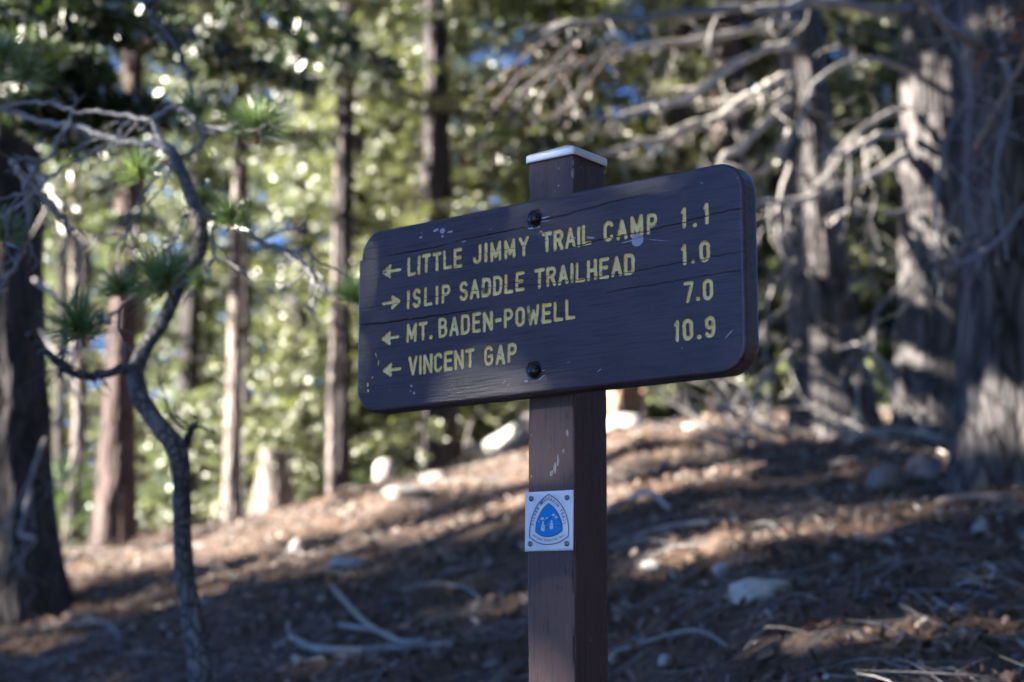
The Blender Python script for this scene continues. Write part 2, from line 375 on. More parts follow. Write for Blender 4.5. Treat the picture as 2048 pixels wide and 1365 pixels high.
M['blue'] = flat('emblem_blue', (.004, .27, .66), .35); M['white'] = flat('emblem_white', (.72, .72, .74)); M['navy'] = flat('emblem_line', (.02, .035, .10)); M['hole'] = flat('socket_black', (.01, .01, .01), .6)

# ------------------------------------------------------------------ ground
def axis(lo, hi, c0, c1, fine, n_out):
    mid = np.arange(c0, c1, fine)
    a = c0 - np.geomspace(fine, c0 - lo, n_out)[::-1]; b = c1 - fine + np.geomspace(fine, hi - c1, n_out)
    return np.concatenate([a, mid, b])
xs = axis(-420, 420, -6, 6, .04, 60); ys = axis(-60, 700, 2.5, 19, .05, 60)
XX, YY = np.meshgrid(xs, ys)
ZZ = gh(XX, YY) - .0 + np.where(np.abs(XX) < 30, 1, 0) * ((fbm(XX * 1.3, YY * 1.3, 3, 4) - .5) * .16 + (fbm(XX * 7, YY * 7, 9, 3) - .5) * .09)
nx, ny = len(xs), len(ys)
V = np.stack([XX, YY, ZZ], -1).reshape(-1, 3)
ii = (np.arange(ny - 1)[:, None] * nx + np.arange(nx - 1)[None]); Q = np.stack([ii, ii + 1, ii + nx + 1, ii + nx], -1).reshape(-1, 4)
tag(obj('ground', npmesh('ground', V, Q, M['soil'])), kind='structure')
def gz(x, y):
    return g(x, y) + (float(fbm(x * 1.3, y * 1.3, 3, 4)) - .5) * .16 + (float(fbm(x * 7, y * 7, 9, 3)) - .5) * .09
def gzn(x, y):
    return gh(x, y) + (fbm(x * 1.3, y * 1.3, 3, 4) - .5) * .16 + (fbm(x * 7, y * 7, 9, 3) - .5) * .09

# needle, twig and bark litter: nobody could count it
def scatter_quads(N, lmin, lmax, wmin, wmax, lift, tilt, ymin=3.2, ymax=17.5, seed=1, power=1.):
    r = np.random.default_rng(seed)
    y = ymin + (ymax - ymin) * r.random(N) ** power
    x = (r.random(N) * 2 - 1) * (y * .33 + .6)
    z = gzn(x, y) + lift * r.random(N) + .004
    L = lmin + (lmax - lmin) * r.random(N) ** 2; W = wmin + (wmax - wmin) * r.random(N)
    a = r.random(N) * 2 * np.pi; e = (r.random(N) - .5) * tilt; ro = (r.random(N) - .5) * tilt * 1.5
    sl = np.array([.08, .2]); 
    d = np.stack([np.cos(a) * np.cos(e), np.sin(a) * np.cos(e), np.sin(e) + np.cos(a) * .1 + np.sin(a) * .2], -1)
    s = np.stack([-np.sin(a) * np.cos(ro), np.cos(a) * np.cos(ro), np.sin(ro)], -1)
    c = np.stack([x, y, z], -1); up = np.array([0, 0, 1.])
    hL = (L / 2)[:, None]; hW = (W / 2)[:, None]
    bend = up * (L * .08 * r.random(N))[:, None]
    V = np.stack([c - d * hL - s * hW * .6, c - d * hL + s * hW * .6, c + s * hW + bend, c + d * hL + s * hW * .5, c + d * hL - s * hW * .5, c - s * hW + bend], 1).reshape(-1, 3)
    k = np.arange(N)[:, None] * 6
    Q = np.concatenate([k + np.array([[0, 1, 2, 5]]), k + np.array([[5, 2, 3, 4]])])
    return V, Q
V, Q = scatter_quads(70000, .03, .16, .0015, .005, .03, .5, seed=2, power=.9)
tag(obj('needle_litter', npmesh('needle_litter', V, Q, M['litter'], False)), 'brown carpet of fallen needles and twigs on the slope', 'litter', kind='stuff')
V, Q = scatter_quads(40000, .012, .06, .008, .03, .03, 2.0, seed=3, power=.8)
tag(obj('bark_litter', npmesh('bark_litter', V, Q, M['chips'], False)), 'bark flakes and cone scales scattered over the slope', 'litter', kind='stuff')
# grey twig litter
mb = MB()
r = random.Random(5)
for i in range(1500):
    y = 3.6 + 12.5 * r.random() ** 1.1; x = r.uniform(-1, 1) * (y * .32 + .4)
    L = r.uniform(.12, .55); a = r.uniform(0, 6.28); dx, dy = math.cos(a) * L / 2, math.sin(a) * L / 2 * .6
    z = lambda X, Y: gz(X, Y) + .012
    b = r.uniform(-.12, .12) * L
    P = [(x - dx, y - dy, z(x - dx, y - dy)), (x + b, y - b, z(x, y) + r.uniform(0, .05)), (x + dx, y + dy, z(x + dx, y + dy) + r.uniform(0, .06))]
    tube(mb, smooth_path(P, 2), [r.uniform(.002, .006), .0015], 3, cap=False)
tag(mb.build('twig_litter', M['twig_grey']), 'thin grey twigs strewn all over the shaded slope', 'twigs', kind='stuff')
# small stones
V0 = []; 
import itertools
def ico(sub=1):
    import bmesh
    bm = bmesh.new(); bmesh.ops.create_icosphere(bm, subdivisions=sub, radius=1)
    v = np.array([p.co[:] for p in bm.verts]); f = np.array([[q.index for q in p.verts] for p in bm.faces]); bm.free(); return v, f
IV, IF = ico(1)
mb = MB()
for i in range(700):
    y = 3.6 + 13 * r.random(); x = r.uniform(-1, 1) * (y * .32 + .4); s = r.uniform(.005, .022) * (1 + (r.random() < .05) * 1.0)
    v = IV * np.array([s * r.uniform(.8, 1.6), s * r.uniform(.8, 1.3), s * r.uniform(.5, .9)]) * (1 + .2 * (rng.random((len(IV), 1)) - .5))
    mb.add(v + np.array([x, y, gz(x, y) + s * .3]), None, IF)
tag(mb.build('gravel', M['pebble'], smooth=False), 'small pale stones scattered in the brown needles', 'gravel', kind='stuff')

# ------------------------------------------------------------------ rocks, logs, sticks
RV, RF = ico(3)
def rock(label, px, py, wpx, hpx, mat='rock', depth=.8, seed=0, rz=0, sink=.12, name='rock', group=None, sharp=.25):
    p = gpt(px, py); sc = p.y / F
    wx, hz = wpx * sc / 2, hpx * sc / 2
    n = np.array([[mnoise.noise(Vector((a * 1.1 + seed * 3.7, b * 1.1, c * 1.1))), mnoise.noise(Vector((a * 2.6, b * 2.6 + seed, c * 2.6)))] for a, b, c in RV])
    q = RV.copy(); q = np.sign(q) * np.abs(q) ** .8
    v = q * (1 + sharp * 1.6 * n[:, :1] + .12 * n[:, 1:])
    v[:, 0] *= wx; v[:, 1] *= wx * depth; v[:, 2] *= hz
    v[:, 2] = np.maximum(v[:, 2], -hz * .8) + hz * (1 - sink)
    o = obj(name, npmesh(name, v, RF, M[mat], True)); o.location = (p.x, p.y + wx * depth * .5, gz(p.x, p.y + wx * depth * .5) - .01); o.rotation_euler.z = rz
    tag(o, label, 'rock', group); return o
rock('pale flat wedge-shaped rock lying on the dark slope right of the post', 1526, 1205, 118, 58, 'rock_pale', seed=31, sharp=.22, rz=.3)
rock('bright white block of rock at the crest left of the sign post', 768, 978, 44, 52, seed=5, sharp=.1)
rock('long pale sunlit rock slab just below the fallen log', 822, 1012, 110, 26, seed=8, sink=.3)
rock('small reddish rock beside the long pale slab at the crest', 872, 972, 60, 28, 'rock_brown', seed=9)
rock('large brown-grey boulder lying in front of the two thick trunks', 1775, 985, 72, 58, 'rock_brown', seed=11)
rock('bluish-grey upright boulder beside the brown one at the thick trunks', 1852, 972, 62, 60, 'rock_brown', seed=12, sharp=.3)
rock('low pale stones in a flat row below the thickest trunk', 1965, 1020, 150, 26, 'rock_brown', seed=14, sink=.3)
rock('half-buried pale rock in the sun streak left of the post', 690, 1140, 90, 34, seed=15, sink=.3)
rock('small bluish stone in the shade just right of the post', 1306, 1140, 46, 24, 'rock_pale', seed=16)
rock('flat bluish stone between the post and the wedge-shaped rock', 1448, 1128, 48, 22, 'rock_pale', seed=17)
rock('small round stone near the bottom edge right of the post', 1330, 1340, 26, 26, seed=18)
rock('small pinkish stone above the wedge-shaped rock', 1672, 1106, 22, 22, 'rock_brown', seed=19)
rock('small pale stone at the right edge of the slope', 1962, 1068, 32, 24, seed=20)
rock('tiny white stone between the wedge-shaped rock and the right edge', 1776, 1238, 22, 14, seed=21)
rock('small white stone low on the right of the slope', 1918, 1232, 22, 16, seed=22)
rock('pale sunlit rock right behind the post at the crest', 1250, 858, 80, 36, seed=23, sharp=.3)
rock('pale rock at the crest below the corner of the board', 1400, 868, 66, 26, seed=24)
rock('small upright pale stone in the streaks left of the long slab', 592, 1120, 26, 34, seed=25)

def wood(name, label, cat, pts, rad, mat, bend=0, group=None, segs=8, lift=0., rough=.12, sub=5, twigs=0, seed=1):
    rad = [q_ * 1.35 for q_ in rad]; lift = lift + .012
    """a stick or log lying on the slope along pixel points"""
    P = []
    for q in pts:
        p = gpt(q[0], q[1]); up = (q[2] if len(q) > 2 else 0)
        P.append((p.x, p.y, gz(p.x, p.y) + up + lift + rad[0] * .6))
    mb = MB(); base = np.array(P[0]); P = [np.array(p) - base for p in P]
    path = smooth_path(P, sub); tube(mb, path, rad, segs, rough, seed=seed)
    rr = random.Random(seed)
    for k in range(twigs):
        i = rr.randrange(1, len(path) - 1); a = path[i]; d = np.array([rr.uniform(-1, 1), rr.uniform(-.6, .6), rr.uniform(0, .5)]) * rr.uniform(.1, .3)
        tube(mb, smooth_path(wander(a, a + d, .1, 4, rr.random()), 2), [rad[-1] * .6, .001], 4)
    o = mb.build(name, M[mat]); o.location = base; tag(o, label, cat, group); return o
FB = 'bare branches fallen on the slope'
wood('fallen_branch', 'longest bluish fallen branch curving along the bottom left of the post', 'branch', [(580, 1288), (625, 1318), (700, 1322), (800, 1310), (905, 1318)], [.010, .013, .009, .006], 'twig_grey', group=FB, lift=.015, twigs=2)
wood('fallen_branch', 'slanting fallen branch that drops onto the longest one left of the post', 'branch', [(662, 1205, .03), (690, 1235, .03), (735, 1278, .02), (800, 1308, .02), (850, 1312, .01)], [.007, .009, .008, .005], 'twig_grey', group=FB, lift=.02, twigs=1, seed=4)
wood('fallen_branch', 'short fallen branch lying between the two crossing ones', 'branch', [(680, 1278), (725, 1286), (792, 1284)], [.009, .008, .005], 'twig_grey', group=FB, lift=.01, seed=5)
wood('fallen_branch', 'short pale fallen branch at the foot of the left trunk', 'branch', [(172, 1252), (200, 1258), (232, 1270)], [.008, .006], 'twig_grey', group=FB, lift=.01, seed=6)
wood('fallen_branch', 'fallen branch arching along the ground left of the curved pine', 'branch', [(80, 1272), (150, 1264), (210, 1272), (240, 1300)], [.006, .006, .004], 'twig_grey', group=FB, lift=.01, seed=7)
wood('fallen_branch', 'straight thin fallen branch at the bottom left corner', 'branch', [(0, 1334), (60, 1324), (125, 1330)], [.006, .004], 'twig_grey', group=FB, lift=.01, seed=8)
wood('fallen_branch', 'fallen branch near the bottom edge below the longest one', 'branch', [(560, 1362), (610, 1342), (680, 1336), (740, 1338)], [.005, .005, .003], 'twig_grey', group=FB, lift=.01, seed=9)
wood('fallen_branch', 'long thin fallen branch reaching right from behind the post', 'branch', [(1215, 1092), (1300, 1072), (1390, 1062), (1480, 1062)], [.008, .011, .006], 'twig_grey', group=FB, lift=.02, seed=10)
wood('fallen_branch', 'thin fallen branch right of the post near the bottom', 'branch', [(1225, 1306), (1320, 1300), (1400, 1290), (1460, 1302)], [.005, .006, .003], 'twig_grey', group=FB, lift=.01, seed=11)
wood('fallen_branch', 'forked fallen stick at the far right of the dark slope', 'branch', [(1905, 1198), (1945, 1212), (1985, 1220)], [.006, .005], 'twig_grey', group=FB, lift=.01, seed=12, twigs=2)
wood('fallen_branch', 'pale stick under the forked one at the far right', 'branch', [(1868, 1222), (1910, 1245), (1935, 1240)], [.005, .004], 'twig_grey', group=FB, lift=.01, seed=13)
wood('fallen_branch', 'fallen branch lying across the sun streaks just left of the post', 'branch', [(800, 1205), (860, 1190), (930, 1182), (960, 1200)], [.006, .005], 'twig_grey', group=FB, lift=.02, seed=14)
wood('fallen_branch', 'bleached fallen branch lying along the crest before the thick trunks', 'branch', [(1700, 895), (1760, 886), (1840, 884), (1900, 892)], [.02, .02, .014], 'twig_bleached_lit', group=FB, lift=.02, seed=15, twigs=4)
wood('fallen_branch', 'sunlit bleached branch lying on the bright slope right of the post', 'branch', [(1216, 1040), (1250, 1018), (1300, 1012), (1340, 1020)], [.014, .012, .008], 'twig_bleached_lit', group=FB, lift=.02, seed=16, twigs=2)

def log(label, pts, Ys, rad, mat, name='fallen_log', seed=1):
    P = [at(a, b, Y) for (a, b), Y in zip(pts, Ys)]
    mb = MB(); b0 = np.array(P[0]); tube(mb, smooth_path([np.array(p) - b0 for p in P], 6), rad, 14, .25, seed=seed)
    o = empty(name, P[0]); mb.build('log_trunk', M[mat], o)
    rr = random.Random(seed)
    for k in range(4):
        i = rr.randrange(1, len(P)); a = np.array(P[i]) - b0
        mb = MB(); tube(mb, smooth_path(wander(a, a + np.array([rr.uniform(-.3, .3), rr.uniform(-.3, 0), rr.uniform(.2, .5)]), .1, 4, k + seed), 3), [.018, .004], 6); mb.build('branch_stub', M['twig_grey'], o)
    tag(o, label, 'log'); return o
log('grey fallen log curving up along the crest towards the post', [(770, 985), (850, 982), (930, 962), (990, 925), (1050, 862)], [14.2, 14.2, 14.4, 14.6, 14.8], [.05, .09, .10, .09, .07], 'twig_grey', seed=3)
log('bleached fallen log leaning up to the post at the crest', [(935, 905), (985, 900), (1020, 885), (1075, 840)], [15.6, 15.5, 15.4, 15.2], [.07, .10, .11, .10], 'twig_bleached_lit', seed=5)
log('bleached log lying just right of the post below the stump', [(1210, 895), (1250, 880), (1290, 868), (1330, 866)], [14.6, 14.6, 14.7, 14.8], [.06, .07, .06, .04], 'twig_bleached_lit', seed=8)
# broken reddish stump behind the post
p = at(1240, 868, 15.6); st = empty('tree_stump', (p.x, p.y, g(p.x, p.y) - .1))
mb = MB(); n = 28; th = np.arange(n) / n * 2 * np.pi
prof = [(0, .36), (.12, .30), (.3, .25), (.42, .24)]
V = []
for k, (z, rr_) in enumerate(prof):
    jag = (np.sin(th * 5 + 1) * .04 + np.sin(th * 11) * .03) * (k == 3)
    V.append(np.stack([np.cos(th) * rr_ * (1 + .08 * np.sin(th * 7)), np.sin(th) * rr_ * (1 + .08 * np.sin(th * 7)), z + jag + .12], -1))
V = np.concatenate(V + [np.array([[0, 0, .42]])]); k = np.arange(n); k2 = (k + 1) % n
Q = np.concatenate([np.stack([j * n + k, j * n + k2, (j + 1) * n + k2, (j + 1) * n + k], -1) for j in range(3)])
mb.add(V, Q); mb.build('stump_wall', M['cut_wood'], st, False)
mb = MB(); mb.add(V[3 * n:], None, np.stack([k, k2, np.full(n, n)], -1)); mb.build('cut_top', M['cut_wood'], st, False)
for a in (2.6, 3.6, 5.6):
    mb = MB(); tube(mb, smooth_path([(math.cos(a) * .2, math.sin(a) * .2, .25), (math.cos(a) * .42, math.sin(a) * .42, .12), (math.cos(a) * .7, math.sin(a) * .7, .02)], 4), [.1, .06, .02], 8, .2); mb.build('root', M['cut_wood'], st)
tag(st, 'broken reddish tree stump on the crest just right of the post', 'stump')

# ------------------------------------------------------------------ the trail sign
TH = 0.6599; CX, CY = .0943, 2.5857; PW = .0889
ex = Vector((math.cos(TH), -math.sin(TH), 0)); nn = Vector((-math.sin(TH), -math.cos(TH), 0))
pc0 = Vector((CX, CY, 0)) - ex * PW / 2                    # middle of the post's front face
zg = g(pc0.x, pc0.y)
sign = empty('trail_sign', (pc0.x, pc0.y, zg - .1), -TH)
tag(sign, 'brown painted wooden trail sign with routed yellow lettering bolted to a square post', 'trail sign')
zb = -(zg - .1)                                            # world z -> local z
# local axes: x along the board to the right, y away behind the front face, z up
# post
def post_mesh():
    H = CAMZ + .7676 + .008 + zb; h = PW / 2; rr = .004
    pr = []
    for cx_, cy_, a0 in ((h - rr, rr, -90), (h - rr, PW - rr, 0), (-h + rr, PW - rr, 90), (-h + rr, rr, 180)):
        c0 = (cx_, cy_)
        nxt = {(-90): (h, PW - rr), 0: (-h + rr, PW), 90: (-h, rr), 180: (h - rr, 0)}[a0]
        arc = [(cx_ + rr * math.cos(R(a0 + t_)), cy_ + rr * math.sin(R(a0 + t_))) for t_ in (0, 30, 60, 90)]
        pr += arc
        e0 = arc[-1]
        for j in range(1, 30): pr.append((e0[0] + (nxt[0] - e0[0]) * j / 30, e0[1] + (nxt[1] - e0[1]) * j / 30))
    pr = np.array(pr); n = len(pr)
    zs = np.arange(0, H, .004); zs = np.append(zs, H)
    u = np.arange(n)
    Z, U = np.meshgrid(zs, u, indexing='ij')
    X = pr[:, 0][None] + 0 * Z; Y = pr[:, 1][None] + 0 * Z
    nx_ = X / h; ny_ = (Y - h) / h; L = np.maximum(np.abs(nx_), np.abs(ny_))
    dx = np.where(np.abs(nx_) > .97, np.sign(nx_), 0); dy = np.where(np.abs(ny_) > .97, np.sign(ny_), 0)
    corner = (np.abs(nx_) > .93) & (np.abs(ny_) > .93)
    d = -(np.maximum(0, fbm(U * .33 + 3, Z * 5, 4, 3) - .56) * .006) - .0006 * fbm(U * 1.3, Z * 20, 8, 2)
    d = d - corner * (np.maximum(0, fbm(Z * 16, U * .02, 12, 3) - .58) * .035)
    # slight natural waviness of the right hand arris
    wob = .0015 * (fbm(Z * 3.5, 0 * Z, 21, 3) - .5)
    X2 = X + dx * d + wob * (X > 0); Y2 = Y + dy * d
    V = np.stack([X2, Y2, Z], -1).reshape(-1, 3)
    # chips: pale spots on front face and arris
    chip = np.zeros(Z.shape)
    for (cx_, cz, rx, rz, face) in ((.008, CAMZ + .280, .0035, .011, 'f'), (.014, CAMZ + .292, .003, .012, 'f'), (.001, CAMZ + .272, .004, .006, 'f'),
            (.024, CAMZ + .305, .003, .005, 'f'), (.030, CAMZ + .333, .0018, .006, 'f'), (.033, CAMZ + .330, .0014, .008, 'f'), (-.037, CAMZ + .333, .002, .004, 'f'), (.0435, CAMZ + .738, .004, .010, 'f'), (.0438, CAMZ + .755, .003, .006, 'f'),
            (.016, CAMZ + .722, .0032, .0026, 'f'), (.008, CAMZ + .715, .002, .0022, 'f'), (-.018, CAMZ + .738, .0015, .005, 'f'), (-.008, CAMZ + .752, .002, .0013, 'f'), (.016, CAMZ + .75, .0013, .002, 'f'),
            (-.037, CAMZ + .27, .002, .002, 'f'), (.031, CAMZ + .272, .0015, .0015, 'f'), (.02, CAMZ + .752, .0015, .003, 's'), (-.01, CAMZ + .1, .001, .001, 'f'), (.001, CAMZ + .233, .003, .003, 's')):
        rx *= .8; rz *= .85
        q = ((X - cx_) / rx) ** 2 + ((Z - zb - cz) / rz) ** 2 if face == 'f' else ((Y - cx_) / rx) ** 2 + ((Z - zb - cz) / rz) ** 2
        on = (Y < .004) if face == 'f' else (X > h - .003)
        chip = np.maximum(chip, np.where(on, np.clip(.95 - q * .5, 0, 1), 0))
    i = np.arange(len(zs) - 1)[:, None] * n; k = np.arange(n)[None]; k2 = (k + 1) % n
    Q = np.stack([i + k, i + k2, i + n + k2, i + n + k], -1).reshape(-1, 4)
    return npmesh('post', V, Q, M['post'], True, attrs={'chip': chip.ravel()})
post = obj('post', post_mesh(), sign)

# metal cap
def cap_mesh():
    zt = CAMZ + .7676 + zb
    ap = at(1145, 291, CY + PW * .7).z + zb
    mb = MB(); o_ = .0032; h = PW / 2 + o_; rr = .005
    pr = []
    for cx_, cy_, a0 in ((h - rr, PW / 2 - h + rr, -90), (h - rr, PW / 2 + h - rr, 0), (-h + rr, PW / 2 + h - rr, 90), (-h + rr, PW / 2 - h + rr, 180)):
        for t_ in range(0, 91, 15): pr.append((cx_ + rr * math.cos(R(a0 + t_)), cy_ + rr * math.sin(R(a0 + t_))))
    pr = np.array(pr); n = len(pr); c = np.array([0, PW / 2])
    def ring(s, z): q = c + (pr - c) * s; return np.concatenate([q, np.full((n, 1), z)], 1)
    rings = [ring(.985, zt), ring(1, zt), ring(1, zt + .004), ring(1, zt + .009), ring(1, zt + .0105), ring(.992, zt + .0122), ring(.97, zt + .0133), ring(.93, zt + .0146)]
    zt2 = zt + .0146
    for s in (.7, .45, .22, .08): rings.append(ring(s, zt2 + (ap - zt2) * (1 - s / .93)))
    V = np.concatenate(rings + [np.array([[0, PW / 2, ap]])]); k = np.arange(n); k2 = (k + 1) % n
    Q = np.concatenate([np.stack([j * n + k, j * n + k2, (j + 1) * n + k2, (j + 1) * n + k], -1) for j in range(len(rings) - 1)])
    j = len(rings) - 1; T = np.stack([j * n + k, j * n + k2, np.full(n, len(V) - 1)], -1)
    mb.add(V, Q, T)
    me = mb.mesh('post_cap', M['cap'], True); return me
cap = obj('post_cap', cap_mesh(), sign)
for p_ in cap.data.polygons:
    if p_.vertices[0] >= 28 * 7: p_.use_smooth = False

# carved board, all in millimetres
def arc(cx_, cy_, rx, ry, a0, a1, n=9): return [(cx_ + rx * math.cos(R(a0 + (a1 - a0) * i / n)), cy_ + ry * math.sin(R(a0 + (a1 - a0) * i / n))) for i in range(n + 1)]
G = {
 'L': (.48, [[(0, 1), (0, 0), (.48, 0)]]), 'I': (0, [[(0, 0), (0, 1)]]), 'T': (.52, [[(0, 1), (.52, 1)], [(.26, 1), (.26, 0)]]),
 'E': (.48, [[(.48, 1), (0, 1), (0, 0), (.48, 0)], [(0, .52), (.40, .52)]]),
 'J': (.44, [[(.44, 1)] + arc(.22, .24, .22, .24, 0, -180)]),
 'M': (.62, [[(0, 0), (0, 1), (.31, .18), (.62, 1), (.62, 0)]]), 'Y': (.54, [[(0, 1), (.27, .5), (.54, 1)], [(.27, .5), (.27, 0)]]),
 'R': (.50, [[(0, 0), (0, 1), (.28, 1)] + arc(.28, .76, .22, .24, 90, -90) + [(0, .52)], [(.26, .5), (.5, 0)]]),
 'P': (.48, [[(0, 0), (0, 1), (.26, 1)] + arc(.26, .74, .22, .26, 90, -90) + [(0, .48)]]),
 'A': (.54, [[(0, 0), (.27, 1), (.54, 0)], [(.10, .32), (.44, .32)]]),
 'C': (.46, [arc(.23, .75, .23, .25, 20, 180) + arc(.23, .25, .23, .25, 180, 340)]),
 'G': (.48, [arc(.24, .75, .24, .25, 25, 180) + arc(.24, .25, .24, .25, 180, 360) + [(.48, .46), (.28, .46)]]),
 'S': (.46, [arc(.23, .76, .22, .24, 25, 250) + [(.33, .47)] + arc(.23, .25, .23, .25, 55, -155)]),
 'D': (.50, [[(0, 0), (0, 1), (.24, 1)] + arc(.24, .74, .26, .26, 90, 0, 5) + arc(.24, .26, .26, .26, 0, -90, 5) + [(0, 0)]]),
 'B': (.50, [[(0, 0), (0, 1), (.26, 1)] + arc(.26, .77, .2, .23, 90, -90) + [(0, .54)], [(.26, .54)] + arc(.27, .27, .23, .27, 90, -90) + [(0, 0)]]),
 'H': (.50, [[(0, 0), (0, 1)], [(.5, 0), (.5, 1)], [(0, .48), (.5, .48)]]), 'N': (.54, [[(0, 0), (0, 1), (.54, 0), (.54, 1)]]),
 'O': (.50, [arc(.25, .73, .25, .27, 0, 180) + arc(.25, .27, .25, .27, 180, 360) + [(.5, .73)]]),
 '0': (.46, [arc(.23, .72, .23, .28, 0, 180) + arc(.23, .28, .23, .28, 180, 360) + [(.46, .72)]]),
 'W': (.72, [[(0, 1), (.16, 0), (.36, .75), (.56, 0), (.72, 1)]]), 'V': (.52, [[(0, 1), (.26, 0), (.52, 1)]]),
 '1': (.10, [[(0, .84), (.10, 1), (.10, 0)]]), '7': (.44, [[(0, 1), (.44, 1), (.16, 0)]]),
 '9': (.44, [arc(.22, .72, .22, .27, 0, 360, 16), [(.44, .72)] + arc(.22, .25, .22, .25, 0, -150)]),
 '.': (0, [[(0, .02), (0.01, .02)]]), '-': (.30, [[(0, .46), (.30, .46)]]),
}
SR = 3.15; CH = 26.0
rows = [64.9, 9.8, -45.3, -100.4]
words_ = [('LITTLE', -262.8, -146.4, 0), ('JIMMY', -125.1, -13.6, 0), ('TRAIL', 11.4, 105.2, 0), ('CAMP', 126.4, 222.2, 0), ('1.1', 262.9, 310, 0),
 ('ISLIP', -262.9, -170.7, 1), ('SADDLE', -152.3, -21.3, 1), ('TRAILHEAD', -3.0, 182.1, 1), ('1.0', 262.9, 311.4, 1),
 ('MT.', -263, -207.6, 2), ('BADEN-POWELL', -195.3, 74.2, 2), ('7.0', 265.2, 315.1, 2),
 ('VINCENT', -257.6, -119.4, 3), ('GAP', -101.5, -36.5, 3), ('10.9', 248.2, 317.3, 3)]
strokes = []           # (letter id, kind, points, radius, depth)
kinds = []
lr = random.Random(3)
for wd, u0, u1, row in words_:
    ws = [G[c_][0] * CH for c_ in wd]; gap = (u1 - u0 - 2 * SR - sum(ws)) / (len(wd) - 1)
    x = u0 + SR; base = rows[row] + SR
    for c_, w_ in zip(wd, ws):
        s = lr.uniform(.97, 1.04) if c_.isalpha() else 1; rot = lr.uniform(-.025, .025); dy = lr.uniform(-.7, .7)
        lid = len(kinds); kinds.append('digit' if c_.isdigit() else 'letter' if c_.isalpha() else ('dot' if c_ == '.' else 'dash'))
        for pl in G[c_][1]:
            pts = [(x + a * CH - rot * b * CH, base + dy + b * CH * s + rot * a * CH) for a, b in pl]
            strokes.append((lid, pts, SR * lr.uniform(.93, 1.05) * (1.12 if c_ == '.' else 1), 3.0))
        x += w_ + gap
for (a, b, v, d_) in ((-317.6, -275.8, 79, -1), (-317.5, -276.9, 26, 1), (-316.2, -277.9, -33, -1), (-312.8, -272.6, -86, -1)):
    lid = len(kinds); kinds.append('arrow'); a += SR; b -= SR
    tip, tail = (a, b) if d_ < 0 else (b, a)
    strokes.append((lid, [(tail, v), (tip, v)], SR * .9, 2.8))
    strokes.append((lid, [(tip - d_ * 14, v + 8.5), (tip, v), (tip - d_ * 14, v - 8.5)], SR * 1.0, 2.8))
    for f_ in (-5, -2, 2, 5): strokes.append((lid, [(tip - d_ * 13, v + f_), (tip - d_ * 2, v)], SR * .9, 2.8))
LU, RU, BV, TV, RC, TK, ER = -371., 367.5, -152.6, 152.6, 43., 38., 5.5
